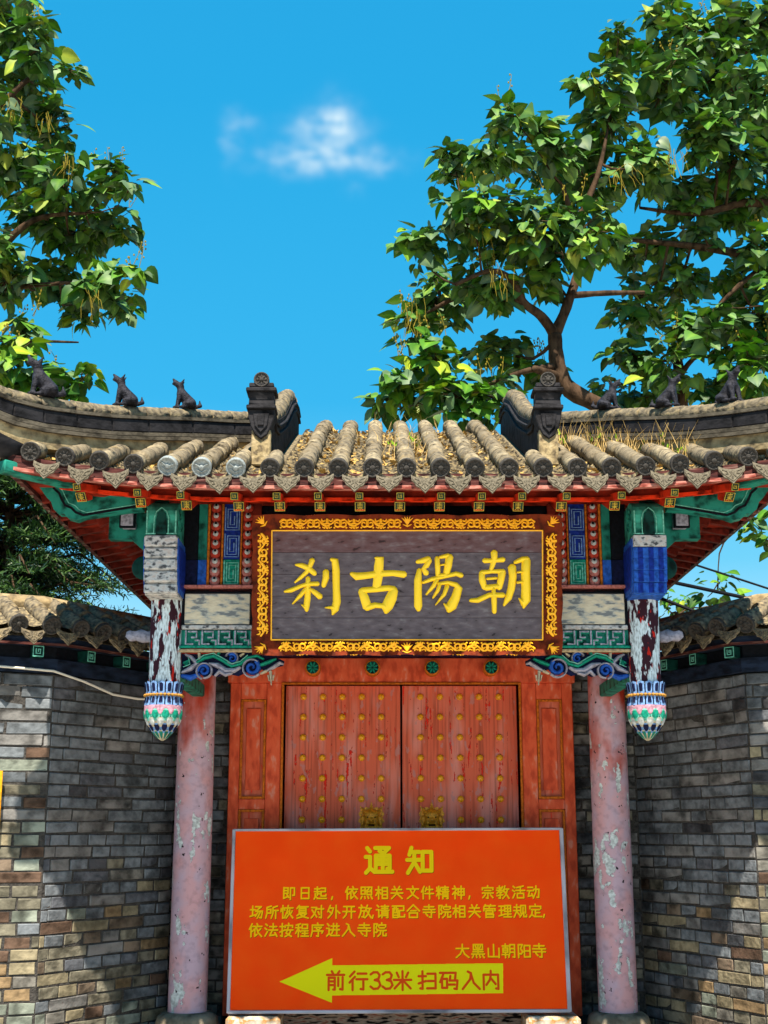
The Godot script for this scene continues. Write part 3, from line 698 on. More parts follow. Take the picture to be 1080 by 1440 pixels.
func build_roof(gate: Node3D):
	var rng := RandomNumberGenerator.new()
	rng.seed = 5
	# bedding under the tiles, and the boards seen from below
	var xs := []
	for i in 41: xs.append(-1.8 + .09 * i)
	for v in [-.701, -.699, .699, .701]: xs.append(v)
	xs.sort()
	var zs := []
	for i in 50: zs.append(-3.2 + .1 * i)
	zs[49] = 1.66
	var b := B.new(true)
	for i in xs.size() - 1:
		for j in zs.size() - 1:
			var f := func(ii: int, jj: int) -> Vector3: return V(xs[ii], roof_h(xs[ii], zs[jj]) - .052, zs[jj])
			b.quad(f.call(i, j + 1), f.call(i + 1, j + 1), f.call(i + 1, j), f.call(i, j))
	var roof := part(gate, "roof", b.mesh(M["tile_pan"]))
	b = B.new()
	xs = [-1.8, -1.68, -1.551, -1.549, -1.4, -1.2, -.9, -.6, -.3, 0, .3, .6, .9, 1.2, 1.4, 1.549, 1.551, 1.68, 1.8]
	zs = [-3.2, -2.951, -2.949, -2.4, -1.8, -1.2, -.9, -.6, -.3, 0.0, .3, .6, .9, 1.2, 1.449, 1.451, 1.58, 1.69]
	for i in xs.size() - 1:
		for j in zs.size() - 1:
			var f := func(ii: int, jj: int) -> Vector3: return V(xs[ii], soffit_h(xs[ii], zs[jj]), zs[jj])
			b.quad(f.call(i, j), f.call(i + 1, j), f.call(i + 1, j + 1), f.call(i, j + 1))
	part(roof, "soffit", b.mesh(M["soffit"]))
	# eave boards follow the lift of the corners
	var edge := func(z: float, y: float, xm: float) -> Array:
		var r := []
		for i in 37:
			var x := -xm + 2 * xm * i / 36.0
			var k := clampf((absf(x) - 1.1) / .7, 0, 1)
			r.append(V(x, y + rise(x, 0), z + .03 * k * k))
		return r
	var bd := func(w: float, h: float) -> Array: return [Vector2(-w / 2, -h / 2), Vector2(w / 2, -h / 2), Vector2(w / 2, h / 2), Vector2(-w / 2, h / 2)]
	b = B.new(); b.sweep(edge.call(1.685, 2.632, 1.8), bd.call(.026, .056)); part(roof, "eave_board", b.mesh(M["maroon_board"]))
	b = B.new(); b.sweep(edge.call(1.694, 2.5945, 1.8), bd.call(.034, .016)); part(roof, "eave_fillet", b.mesh(M["pink_edge"]))
	b = B.new(); b.sweep(edge.call(1.462, 2.596, 1.62), bd.call(.02, .018)); part(roof, "inner_fillet", b.mesh(M["red_bright"]))
	for s in [-1, 1]:
		b = B.new()
		var sp := []
		for i in 20: sp.append(V(s * 1.785, 2.615 + rise(1.785, 0), 1.69 - 4.85 * i / 19.0))
		b.sweep(sp, bd.call(.026, .09)); part(roof, "side_eave_board", b.mesh(M["maroon_board"]))
	# cover tiles in rows up the front slope
	var tl := .155
	var tm := [tube_mesh(tl + .012, .042, .039, M["tile"]), tube_mesh(tl + .012, .042, .039, M["tile_moss"]), tube_mesh(tl + .012, .042, .039, M["tile_old"])]
	var dm := disc_mesh(.0435, M["tile_end"]); var dl := disc_mesh(.0445, M["tile_glazed"], 1)
	var dr := drip_mesh(.118, .092, M["drip"])
	var pan := B.new()
	var lit := B.new()
	var ln2 := fnl(1.0, 2, 77)
	var sp := .1545
	for i in range(-11, 12):
		var x := .002 + sp * i
		var zend := -.78 if absf(x) < .62 else hip_z(x) + .04
		if absf(x) > .6 and absf(x) < .75: zend = 1.28
		var z := 1.705
		var k := clampf((absf(x) - 1.1) / .7, 0, 1)
		z += .03 * k * k
		var first := true
		while z > zend + .03:
			var z2 := maxf(z - tl, zend)
			var p0 := V(x, roof_h(x, z), z); var p1 := V(x, roof_h(x, z2), z2)
			var xf := aim(p1, p0)
			xf.origin = p0 + V(rng.randf_range(-.005, .005), rng.randf_range(-.003, .005), 0)
			xf.basis = xf.basis * Basis(Vector3.UP, rng.randf_range(-.055, .055)) * Basis(Vector3.RIGHT, rng.randf_range(-.03, .03)) * Basis(Vector3.FORWARD, rng.randf_range(0, 6))
			if z - z2 < tl - .01: xf.basis = xf.basis * Basis.from_scale(V(1, 1, maxf((z - z2) / tl, .2)))
			part(roof, "tube_tile", tm[rng.randi() % 3], xf)
			if first:
				var e := aim(p1, p0); e.origin = p0 + e.basis.z * .012
				e.basis = e.basis * Basis(Vector3.RIGHT, rng.randf_range(0, .2)) * Basis(Vector3.UP, rng.randf_range(-.12, .12)) * Basis(Vector3.FORWARD, rng.randf() * (6.0 if not i in [-7, -6, -5] else .2))
				part(roof, "tile_end", dl if i in [-7, -6, -5] else dm, e)
				first = false
			z = z2
		# channel to the right of this row
		if i == 11: continue
		var xc := x + sp / 2
		var ze := -.78 if absf(xc) < .66 else hip_z(xc) + .05
		var zz := 1.70
		var n := 0
		while zz > ze:
			for a in 6:
				var t0 := -1.0 + a / 3.0; var t1 := -1.0 + (a + 1) / 3.0
				var f := func(tt: float, zq: float, lift: float) -> Vector3: return V(xc + tt * .046, roof_h(xc, zq) - .047 + .022 * tt * tt + lift, zq)
				pan.quad(f.call(t0, zz, .007), f.call(t1, zz, .007), f.call(t1, zz - .062, -.006), f.call(t0, zz - .062, -.006))
				pan.quad(f.call(t0, zz, -.008), f.call(t1, zz, -.008), f.call(t1, zz, .007), f.call(t0, zz, .007))
			zz -= .05
			n += 1
			# dry leaves and straw caught in the channel
			if ln2.get_noise_2d(xc * 9.0, zz * 5.0) > -.02:
				for q in rng.randi_range(1, 4):
					var c := V(xc + rng.randf_range(-.035, .035), 0, zz + rng.randf_range(-.03, .03))
					c.y = roof_h(xc, c.z) - .038 + rng.randf_range(0, .02)
					var bs := Basis.from_euler(V(rng.randf_range(-.9, .9), rng.randf() * 6, rng.randf_range(-.9, .9)))
					var s := rng.randf_range(.006, .014)
					lit.quad(c + bs * V(-s, 0, -s * .5), c + bs * V(0, .004, -s), c + bs * V(s * 1.5, 0, s * .4), c + bs * V(0, -.002, s))
		var p := V(xc, roof_h(xc, 1.70) - .040, 1.712 + .03 * k * k)
		part(roof, "drip_tile", dr, Transform3D(Basis(Vector3.RIGHT, -.22 + rng.randf_range(-.14, .14)) * Basis(Vector3.FORWARD, rng.randf_range(-.11, .11)) * Basis(Vector3.UP, rng.randf_range(-.12, .12)), p))
	tag(part(roof, "channel_tiles", pan.mesh(M["tile_pan"])), "", "", "", "stuff")
	tag(part(roof, "leaf_litter", lit.mesh(M["litter"])), "", "", "", "stuff")
	# side slopes
	for s in [-1, 1]:
		for j in 30:
			var z := 1.55 - .155 * j
			var xe := maxf(1.8 - (EAVE - z) / 1.33, .76) if z > -.75 else maxf(1.8 - (z + 3.2) / 1.33, .76)
			if 1.8 - xe < .1: continue
			var p0 := V(s * 1.805, roof_h(1.8, z), z); var p1 := V(s * xe, roof_h(xe, z), z)
			b = B.new(true); b.tube([p0, p0.lerp(p1, .5), p1], [.036], 10)
			var row := part(roof, "tile_row", b.mesh(M["tile_moss"]))
			if true:
				var e := aim(p1, p0); e.origin = p0
				part(roof, "tile_end", dm, e)
				e.origin = V(s * 1.81, roof_h(1.8, z) - .04, z - .077)
				part(roof, "drip_tile", dr, e)
	# hip ridges with their courses, caps and beasts
	var hip := [V(.80, 3.352, .37), V(.95, 3.295, .57), V(1.14, 3.228, .825), V(1.326, 3.158, 1.07), V(1.47, 3.108, 1.26), V(1.6, 3.072, 1.434), V(1.72, 3.045, 1.59), V(1.823, 3.035, 1.73), V(1.89, 3.045, 1.82)]
	var seated := body([
		[V(0, .045, -.036), V(0, .1, .008), .034, .028], [V(0, .1, .01), V(0, .14, .018), .024, .018],
		[V(0, .152, .02), V(0, .17, .044), .02, .013], [V(0, .174, .042), V(0, .194, .058), .011, .006], [V(0, .16, .042), V(0, .164, .06), .008, .005],
		[V(.014, .165, .012), V(.02, .19, -.002), .008, .003], [V(-.014, .165, .012), V(-.02, .19, -.002), .008, .003],
		[V(.019, .085, .022), V(.02, .012, .034), .014, .009], [V(-.019, .085, .022), V(-.02, .012, .034), .014, .009],
		[V(.02, .008, .034), V(.021, .007, .05), .009, .007], [V(-.02, .008, .034), V(-.021, .007, .05), .009, .007],
		[V(.026, .035, -.045), V(.03, .028, -.008), .022, .014], [V(-.026, .035, -.045), V(-.03, .028, -.008), .022, .014],
		[V(.03, .01, -.012), V(.031, .007, .014), .011, .008], [V(-.03, .01, -.012), V(-.031, .007, .014), .011, .008],
		[V(0, .02, -.07), V(0, .03, -.092), .011, .009], [V(0, .03, -.092), V(0, .062, -.088), .009, .004]], .0045, .004)
	for s in [-1, 1]:
		var path := []
		for h in hip: path.append(V(s * h.x, h.y, h.z))
		if s > 0: path.reverse()
		var band := func(y0: float, y1: float, w: float) -> Array: return [Vector2(-w / 2, y0), Vector2(w / 2, y0), Vector2(w / 2, y1), Vector2(-w / 2, y1)]
		b = B.new(); b.sweep(path, band.call(-.245, -.165, .12)); part(roof, "ridge_base", b.mesh(M["plaster"]))
		b = B.new(); b.sweep(path, band.call(-.168, -.150, .155)); part(roof, "ridge_course", b.mesh(M["ridge_course"]))
		b = B.new(); b.sweep(path, band.call(-.146, -.128, .142)); part(roof, "ridge_course", b.mesh(M["ridge_course"]))
		b = B.new(); b.sweep(path, band.call(-.150, -.055, .10)); part(roof, "ridge_bricks", b.mesh(M["ridge_dark"]))
		for q in path.size() - 1:                             # upright bricks of the dark band
			var a: Vector3 = path[q]; var c: Vector3 = path[q + 1]
			var xf := aim(a, c); xf.origin = a.lerp(c, .5) + V(0, -.091, 0)
			b = B.new(); b.box(Transform3D(), V(.112, .062, a.distance_to(c) * .96), .004)
			part(roof, "ridge_brick", b.mesh(M["ridge_dark"]), xf)
		b = B.new(); b.sweep(path, band.call(-.056, -.040, .125)); part(roof, "ridge_course", b.mesh(M["ridge_course"]))
		for q in path.size() - 1:
			var a: Vector3 = path[q]; var c: Vector3 = path[q + 1]
			var m := 2 if a.distance_to(c) > .2 else 1
			for w in m:
				var p0 := a.lerp(c, float(w) / m) + V(0, -.022, 0); var p1 := a.lerp(c, float(w + 1) / m) + V(0, -.022, 0)
				if s > 0:
					var k := p0; p0 = p1; p1 = k
				var xf := aim(p0, p1); xf.origin = p1
				part(roof, "ridge_cap_tile", tube_mesh(p0.distance_to(p1) + .012, .042, .039, M["tile_old"]), xf)
		var e := aim(V(s * hip[7].x, hip[7].y, hip[7].z), V(s * hip[8].x, hip[8].y, hip[8].z))
		e.origin = V(s * 1.895, 3.022, 1.826)
		part(roof, "tile_end", disc_mesh(.043, M["tile_end"]), e)
		# horn below the end of the hip ridge
		b = B.new(true)
		b.tube([V(s * 1.74, 2.78, 1.60), V(s * 1.86, 2.80, 1.78), V(s * 1.93, 2.87, 1.88), V(s * 1.95, 2.95, 1.90)], [.07, .065, .045, .02], 10)
		part(roof, "corner_horn", b.mesh(M["ridge_dark"]))
		var spots := [[1.71, 1.585, -1.25, 1.16], [1.40, 1.17, -1.5, 1.0], [1.155, .845, -1.42, .98]] if s < 0 else [[1.10, .77, 1.45, 1.0], [1.345, 1.095, 1.2, 1.0], [1.575, 1.40, .6, 1.0]]
		for q in spots:
			var y := 3.0
			for h in hip.size() - 1:
				if q[0] >= hip[h].x and q[0] <= hip[h + 1].x: y = lerpf(hip[h].y, hip[h + 1].y, (q[0] - hip[h].x) / (hip[h + 1].x - hip[h].x))
			var z: float = hip_z(q[0])
			part(roof, "ridge_beast", seated, Transform3D(Basis(Vector3.UP, q[2]) * Basis.from_scale(V(1.2, .9, 1.0) * q[3] * .98), V(s * q[0], y + .012, z)), M["beast"])
	# ridges that come down the slope beside the gables
	for s in [-1, 1]:
		var x: float = s * .69
		var top := []
		for q in [[1.33, 3.13], [1.2, 3.09], [1.0, 3.13], [.75, 3.22], [.5, 3.315], [.25, 3.435], [0, 3.56], [-.25, 3.655], [-.45, 3.69], [-.6, 3.68]]: top.append(Vector2(q[0], q[1]))
		var pl := PackedVector2Array()
		for q in top: pl.append(q)
		for q in range(top.size() - 1, -1, -1): pl.append(Vector2(top[q].x, roof_h(.6, top[q].x) - .08))
		b = B.new()
		b.prism(pl, Transform3D(Basis(V(0, 0, 1), V(0, 1, 0), V(-1, 0, 0)), V(x + .05, 0, 0)), .10)
		part(roof, "descending_ridge", b.mesh(M["ridge_dark"]))
		for q in top.size() - 1:
			var p0 := V(x, top[q].y + .012, top[q].x); var p1 := V(x, top[q + 1].y + .012, top[q + 1].x)
			var xf := aim(p1, p0); xf.origin = p0
			part(roof, "ridge_cap_tile", tube_mesh(p0.distance_to(p1) + .012, .047, .044, M["tile_old"]), xf)
			for w in [-.034, -.075]:
				b = B.new()
				var c := (p0 + p1) / 2 + V(0, w - .01, 0)
				var bx2 := aim(p1, p0); bx2.origin = c
				b.box(Transform3D(), V(.125, .014, p0.distance_to(p1) + .004), .003)
				part(roof, "ridge_course", b.mesh(M["ridge_dark"]), bx2)
		# upright end block
		b = B.new(); b.bx(V(x, 2.873, 1.345), V(.092, .18, .10), .006); part(roof, "block_base", b.mesh(M["plaster"]))
		b = B.new()
		b.prism(P2([-.065, 3.058, -.062, 3.018, -.048, 2.973, -.03, 2.933, 0, 2.911, .03, 2.933, .048, 2.973, .062, 3.018, .065, 3.058]), at(x, 0, 1.31), .10, .004)
		b.prism(P2([-.038, 3.033, -.03, 2.973, 0, 2.938, .03, 2.973, .038, 3.033]), at(x, 0, 1.405), .016, .003)
		b.prism(P2([-.017, 3.023, -.014, 2.973, .014, 2.973, .017, 3.023]), at(x, 0, 1.418), .012, .002)
		b.bx(V(x, 3.067, 1.365), V(.142, .02, .13), .004)
		b.bx(V(x, 3.151, 1.375), V(.146, .02, .13), .004)
		b.bx(V(x, 3.175, 1.372), V(.118, .022, .12), .004)
		part(roof, "end_block", b.mesh(M["ridge_dark"]))
		b = B.new(true)                                    # hollow neck between the slabs
		var neck := PackedVector2Array()
		for q in [[.062, 3.141], [.052, 3.123], [.044, 3.109], [.052, 3.093], [.062, 3.077], [-.05, 3.077], [-.05, 3.141]]: neck.append(Vector2(q[0], q[1]))
		b.prism(neck, Transform3D(Basis(V(0, 0, 1), V(0, 1, 0), V(-1, 0, 0)), V(x + .06, 0, 1.365)), .12)
		part(roof, "block_neck", b.mesh(M["ridge_dark"]))
		b = B.new(true); b.tube([V(x, 3.201, 1.425), V(x, 3.199, 1.38), V(x, 3.163, 1.27), V(x, 3.093, 1.18)], [.036, .036, .036, .034], 14); part(roof, "block_cap", b.mesh(M["ridge_dark"]))
		part(roof, "tile_end", disc_mesh(.037, M["tile_end"]), at(x, 3.201, 1.428))
	# weeds
	var stw := B.new(); var wd := B.new()
	for q in 300:
		var x: float
		var z: float
		var h := rng.randf_range(.06, .16)
		if q < 230:
			x = rng.randf_range(.80, 1.4); z = hip_z(x) + rng.randf_range(.05, .28); h = rng.randf_range(.08, .24)
		elif q < 285:
			x = -.02 + rng.randfn() * .07; z = rng.randf_range(.1, 1.3); h = rng.randf_range(.05, .2)
		else:
			x = rng.randf_range(-.3, .4); z = rng.randf_range(-.6, .2)
		var p := V(x, roof_h(x, z) - .04, z)
		var ln := V(rng.randf_range(-.5, .5), 1, rng.randf_range(-.3, .5)).normalized() * h
		var sd := V(.0016, 0, 0)
		var bd2 := V(rng.randf_range(-.04, .04), -.02, .02)
		stw.quad(p - sd, p + sd, p + ln * .6 + sd * .7, p + ln * .6 - sd * .7)
		stw.quad(p + ln * .6 - sd * .7, p + ln * .6 + sd * .7, p + ln + bd2 + sd * .3, p + ln + bd2 - sd * .3)
		if q < 285 and rng.randf() < .1:
			for w in 5:
				var bs := Basis.from_euler(V(rng.randf_range(-1, 1), rng.randf() * 6, rng.randf_range(-1, 1)))
				var c := p + ln * rng.randf_range(.2, .6)
				wd.quad(c, c + bs * V(.008, .012, 0), c + bs * V(0, .034, 0), c + bs * V(-.008, .012, 0))
	tag(part(roof, "dry_grass", stw.mesh(M["straw"])), "", "", "", "stuff")
	tag(part(roof, "weeds", wd.mesh(M["weed"])), "", "", "", "stuff")

# ---------------------------------------------------------------- rafters
func meander(b: B, s: float, xf: Transform3D, w: float, h: float):
	b.stroke([V(-.5 * s, -.5 * s, w), V(.5 * s, -.5 * s, w), V(.5 * s, .5 * s, w), V(-.5 * s, .5 * s, w), V(-.5 * s, -.5 * s, w)], xf, h, 1)
	b.stroke([V(-.22 * s, .24 * s, w), V(-.22 * s, -.22 * s, w), V(.2 * s, -.22 * s, w), V(.2 * s, .2 * s, w), V(0, .2 * s, w), V(0, -.02 * s, w)], xf, h * .96, 1)
func longevity(b: B, s: float, xf: Transform3D, w: float, h: float):
	b.stroke([V(-.5 * s, -.5 * s, w), V(.5 * s, -.5 * s, w), V(.5 * s, .5 * s, w), V(-.5 * s, .5 * s, w), V(-.5 * s, -.5 * s, w)], xf, h, 1)
	for y in [.3, .12, -.06]: b.stroke([V(-.28 * s, y * s, w), V(.28 * s, y * s, w)], xf, h * .95, 1)
	b.stroke([V(0, .42 * s, w), V(0, -.42 * s, w)], xf, h * .9, 1)
	b.stroke([V(-.06 * s, -.12 * s, w), V(-.3 * s, -.36 * s, w)], xf, h * .92, 1)
	b.stroke([V(.06 * s, -.12 * s, w), V(.3 * s, -.36 * s, w)], xf, h * .93, 1)
func build_rafters(gate: Node3D):
	var mk := func(s: float, kind: int) -> ArrayMesh:
		var b := B.new(); b.bx(V(0, 0, .002), V(s, s, .004), .0008)
		var m := b.mesh(M["teal_dark"])
		b = B.new()
		if kind == 0: meander(b, s * .86, at(0, 0, .004), s * .09, .0022)
		else: longevity(b, s * .9, at(0, 0, .004), s * .07, .0022)
		return b.mesh(M["yellow_line"], m)
	var e0: ArrayMesh = mk.call(.036, 0); var e1: ArrayMesh = mk.call(.050, 1)
	var rx := [-1.52, -1.24, -1.025, -.78, -.588, -.4, -.212, -.026, .16, .345, .528, .73, .98, 1.24, 1.52]
	for x in rx:
		var fan: float = clampf((absf(x) - 1.15) / .5, 0, 1) * signf(x)
		for lv in 2:
			var zf := 1.655 if lv == 0 else 1.462
			var sz := .034 if lv == 0 else .047
			var xx: float = x * (1.0 if absf(x) < 1.1 or lv == 1 else .985)
			var p0 := V(xx, (2.566 if lv == 0 else 2.566) + rise(xx, 0), zf)
			var ln := .34 if lv == 0 else clampf(1.85 - absf(xx), .3, 1.2)
			var sl := .2 if lv == 0 else .38
			var p1 := p0 + V(-fan * ln * .3, sl * ln, -ln)
			var b := B.new()
			b.box(Transform3D(Basis(), V(0, 0, -p0.distance_to(p1) / 2)), V(sz, sz, p0.distance_to(p1)), .002)
			var xf := aim(p1, p0); xf.origin = p0
			var r := part(gate, "rafter", b.mesh(M["red"]), xf)
			part(r, "end_plate", e0 if lv == 0 else e1, Transform3D(Basis(Vector3.RIGHT, sl * .9), V(0, 0, .001)))
	for s in [-1, 1]:
		for j in 19:
			var z := 1.26 - .187 * j
			for lv in 2:
				var xf0 := 1.755 if lv == 0 else 1.56
				var p0 := V(s * xf0, 2.568 + rise(xf0, 0), z)
				var ln := minf(.34, EAVE - z) if lv == 0 else minf(.75, EAVE - z - .25)
				if ln < .08: continue
				var sl := .2 if lv == 0 else .38
				var p1 := p0 + V(-s * ln, sl * ln, 0)
				var sz := .036 if lv == 0 else .05
				var b := B.new()
				b.box(Transform3D(Basis(), V(0, 0, -p0.distance_to(p1) / 2)), V(sz, sz, p0.distance_to(p1)), .002)
				var xf := aim(p1, p0); xf.origin = p0
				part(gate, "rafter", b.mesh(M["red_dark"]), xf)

# ---------------------------------------------------------------- posts, painted beams, carving
func petal_row(b: B, inner: B, n: int, y0: float, y1: float, rf: Callable, off: float, turn: float, up := false):
	for i in n:
		var a0 := TAU * (i + turn) / n
		var hw := TAU / n * .5
		for lay in 2:
			var o := b if lay == 0 else inner
			if o == null: continue
			var sc := 1.0 if lay == 0 else .7
			var lift := off + (.0 if lay == 0 else .0028)
			var grid := []
			for j in 5:
				var v := j / 4.0
				var shape: float = [.97, 1.0, 1.0, .88, .3][j]
				var y := lerpf(y0, y1, v if lay == 0 else .14 + v * .66)
				var row := []
				for k in 5:
					var u := (k - 2) / 2.0
					var an := a0 + u * hw * shape * sc
					var r: float = rf.call(y) + lift + .004 * (1.0 - u * u)
					row.append(V(sin(an) * r, y, cos(an) * r))
				grid.append(row)
			for j in 4:
				for k in 4:
					var A: Vector3 = grid[j][k]; var Bq: Vector3 = grid[j][k + 1]; var Cq: Vector3 = grid[j + 1][k + 1]; var D: Vector3 = grid[j + 1][k]
					var c := V(0, (A.y + Cq.y) / 2, 0)
					o.qo(A, Bq, Cq, D, c)

func build_hanging_post(gate: Node3D, s: int):
	var px := s * 1.152
	var pz := 1.13
	var b := B.new(true)
	b.lathe([Vector2(.0745, 1.762), Vector2(.0765, 1.9), Vector2(.0775, 2.18), Vector2(.0775, 2.58)], 24)
	var rl := []
	var post := part(gate, "hanging_post", b.mesh(relief_mat("post_%d" % (s + 1), post_image(50 + s * 7, rl), .7, rl)), at(px, 0, pz))
	# lotus end
	var rf := func(y: float) -> float:
		var k := clampf((y - 1.5) / .155, 0, 1)
		return .084 * pow(sin(minf(k * 1.15, 1.0) * PI / 2), .8) if y < 1.66 else .084
	b = B.new(true)
	var pr := []
	for i in 12:
		var y := 1.502 + .158 * i / 11.0
		pr.append(Vector2(maxf(rf.call(y) - .003, .001), y))
	pr.append(Vector2(.066, 1.668)); pr.append(Vector2(.072, 1.69)); pr.append(Vector2(.072, 1.74)); pr.append(Vector2(.074, 1.775))
	b.lathe(pr, 24)
	var lot := part(post, "lotus_body", b.mesh(M["navy"]))
	for row in [[1.664, 1.622, 11, .0046, 0.0, "pink", ""], [1.646, 1.590, 11, .0034, .5, "mint", "jade"], [1.606, 1.562, 11, .0022, 0.0, "cream", "white_paint"], [1.578, 1.534, 11, .0012, .5, "sky_blue", "navy"], [1.548, 1.500, 11, 0.0, 0.0, "cream", "teal"]]:
		var a := B.new(true); var c: B = B.new(true) if row[6] else null
		petal_row(a, c, row[2], row[0], row[1], rf, row[3], row[4])
		var m := a.mesh(M[row[5]])
		if c: m = c.mesh(M[row[6]], m)
		part(post, "petal_row", m)
	# two fluted collars with a cord between
	for fl in [[1.716, 1.772], [1.664, 1.708]]:
		var a := B.new(); var c := B.new()
		for i in 14:
			var an := TAU * i / 14.0
			for lay in 2:
				var hw := .19 if lay == 0 else .10
				var y0: float = fl[0] + (.0 if lay == 0 else .012); var y1: float = fl[1] - (.0 if lay == 0 else .009)
				var pts := []
				for j in 4:
					var y := lerpf(y0, y1, j / 3.0)
					var fr := .080 + .007 * (j / 3.0 if fl[0] > 1.7 else 1.0 - j / 3.0) + lay * .003
					pts.append([V(sin(an - hw) * fr, y, cos(an - hw) * fr), V(sin(an) * (fr + .005), y + (.006 if j == 3 else 0.0), cos(an) * (fr + .005)), V(sin(an + hw) * fr, y, cos(an + hw) * fr)])
				for j in 3:
					for k in 2:
						(a if lay == 0 else c).qo(pts[j][k], pts[j][k + 1], pts[j + 1][k + 1], pts[j + 1][k], V(0, pts[j][k].y, 0))
		var m := a.mesh(M["sky_blue"])
		m = c.mesh(M["navy"], m)
		part(post, "fluted_collar", m)
	b = B.new(true)
	for i in 30:
		var an := TAU * i / 30.0
		b.ball(V(sin(an) * .088, 1.7125, cos(an) * .088), V(.0095, .0075, .0095), 8, 6)
	part(post, "cord", b.mesh(M["rope"]))
	# stepped beam head in front of the post
	var xz := Transform3D(Basis(V(0, 0, 1), V(0, 1, 0), V(-1, 0, 0)), V(.076, 0, 0))      # outlines drawn as (z, y)
	var steps := P2([-.05, 2.44, .24, 2.44, .24, 2.36, .23, 2.28, .21, 2.2, .19, 2.168, -.05, 2.168])
	b = B.new(); b.prism(steps, xz, .152)
	var hd := part(post, "beam_head", b.mesh(M["grey_carved"] if s < 0 else M["blue"]))
	var stp := [[2.388, 2.442, .268], [2.336, 2.384, .261], [2.280, 2.332, .254], [2.222, 2.276, .244], [2.172, 2.218, .226]] if s < 0 else [[2.388, 2.442, .268], [2.334, 2.386, .258], [2.278, 2.3335, .2565], [2.222, 2.2775, .248], [2.172, 2.2215, .23]]
	for q in stp:
		b = B.new(); b.bx(V(0, (q[0] + q[1]) / 2, q[2] - .03), V(.156, q[1] - q[0], .06), .007 if s < 0 else .0025)
		part(post, "carved_step", b.mesh(M["grey_carved"] if s < 0 or q[2] > .265 else M["blue"]))
		if s > 0 and q[2] < .265:
			for w in [-.046, .004, .05]:
				b = B.new(); b.bx(V(w, (q[0] + q[1]) / 2, q[2] - .009), V(.024, q[1] - q[0] - .0008, .022), .001)
				part(post, "painted_stripe", b.mesh(M["cobalt"]))
	if s > 0:
		tag(hd, "blue striped beam head")
	# side of the head: blue panel with a pale edge
	for w in [-1, 1]:
		b = B.new()
		b.prism(P2([.0, 2.43, .25, 2.43, .245, 2.34, .225, 2.25, .19, 2.18, .0, 2.18]), Transform3D(Basis(V(0, 0, 1), V(0, 1, 0), V(-1, 0, 0)), V(w * .078 + (.004 if w > 0 else 0.0), 0, 0)), .004)
		part(post, "head_side", b.mesh(M["blue"]))
		b = B.new()
		b.prism(P2([.0, 2.40, .222, 2.40, .218, 2.34, .2, 2.26, .17, 2.205, .0, 2.205]), Transform3D(Basis(V(0, 0, 1), V(0, 1, 0), V(-1, 0, 0)), V(w * .080 + (.006 if w > 0 else 0.0), 0, 0)), .006)
		part(post, "head_side_panel", b.mesh(M["cobalt"]))
	# green scroll block above
	var curl := PackedVector2Array([Vector2(-.05, 2.445), Vector2(.25, 2.445)])
	for i in 11:
		var an := -1.25 + i * .27
		curl.append(Vector2(.165 + cos(an) * .098, 2.533 + sin(an) * .085))
	curl.append(Vector2(.05, 2.61)); curl.append(Vector2(-.05, 2.61))
	b = B.new(); b.prism(curl, Transform3D(xz.basis, V(.073, 0, 0)), .146)
	part(post, "scroll_block", b.mesh(M["teal_light"]))
	b = B.new(); b.prism(P2([-.026, 2.447, -.026, 2.52, -.02, 2.548, 0, 2.566, .02, 2.548, .026, 2.52, .026, 2.447]), at(0, 0, .20), .067, .002); part(post, "arch_panel", b.mesh(M["teal_dark"]))
	b = B.new()
	b.stroke([V(-.068, 2.45, .006), V(-.068, 2.56, .006)], at(0, 0, .262), .004, 1)
	b.stroke([V(.068, 2.45, .006), V(.068, 2.56, .006)], at(0, 0, .262), .004, 1)
	b.stroke([V(-.072, 2.45, .006), V(.072, 2.45, .006)], at(0, 0, .258), .0045, 1)
	b.stroke([V(-.034, 2.452, .004), V(-.034, 2.525, .004), V(-.024, 2.556, .004), V(0, 2.575, .004), V(.024, 2.556, .004), V(.034, 2.525, .004), V(.034, 2.452, .004)], at(0, 0, .2645), .003, 1)
	part(post, "pale_lines", b.mesh(M["mint"]))
	for w in [-1, 1]:
		b = B.new()
		var sp := []
		for i in 26:
			var an := i * .62; var r := .012 + .0032 * i * .8
			sp.append(V(.155 + cos(an) * r, 2.53 + sin(an) * r * .86, .007))
		b.stroke(sp, Transform3D(Basis(V(0, 0, 1) , V(0, 1, 0), V(-1, 0, 0)) if w < 0 else Basis(V(0, 0, 1), V(0, 1, 0), V(1, 0, 0)), V(w * .0728, 0, 0)), .006)
		part(post, "side_spiral", b.mesh(M["teal"]))
	# carved tab on the outer side, beam end blocks
	b = B.new(true)
	var tab := P2([0, 1.985, .06, 1.98, .09, 1.99, .118, 1.986, .136, 2.004, .132, 2.028, .115, 2.036, .09, 2.03, .06, 2.042, .03, 2.03, 0, 2.036])
	b.prism(tab if s > 0 else mir(tab), at(s * .07, 0, -.1), .05, .004)
	part(post, "cloud_tab", b.mesh(M["lavender"]))
	b = B.new(true)
	b.lathe([Vector2(0, 0), Vector2(.055, 0), Vector2(.06, .01), Vector2(.05, .02), Vector2(.03, .016), Vector2(.0, .024)], 20, Transform3D(Basis(Vector3.RIGHT, PI / 2), V(s * .125, 2.34, -.03)))
	part(post, "side_scroll", b.mesh(M["teal_dark"]))
	b = B.new()
	var blk := P2([.05, 2.61, .30, 2.61, .30, 2.48, .19, 2.48, .10, 2.40, .05, 2.36])
	b.prism(blk if s > 0 else mir(blk), at(s * .0, 0, -.06), .07, .003)
	part(post, "beam_end", b.mesh(M["teal"]))
	b = B.new(); b.bx(V(s * .198, 2.572, .04), V(.066, .092, .07), .003); part(post, "lavender_end", b.mesh(M["lavender"]))
	b = B.new(); b.bx(V(s * .198, 2.572, .07), V(.078, .104, .02), .003); part(post, "end_border", b.mesh(M["black_blue"]))
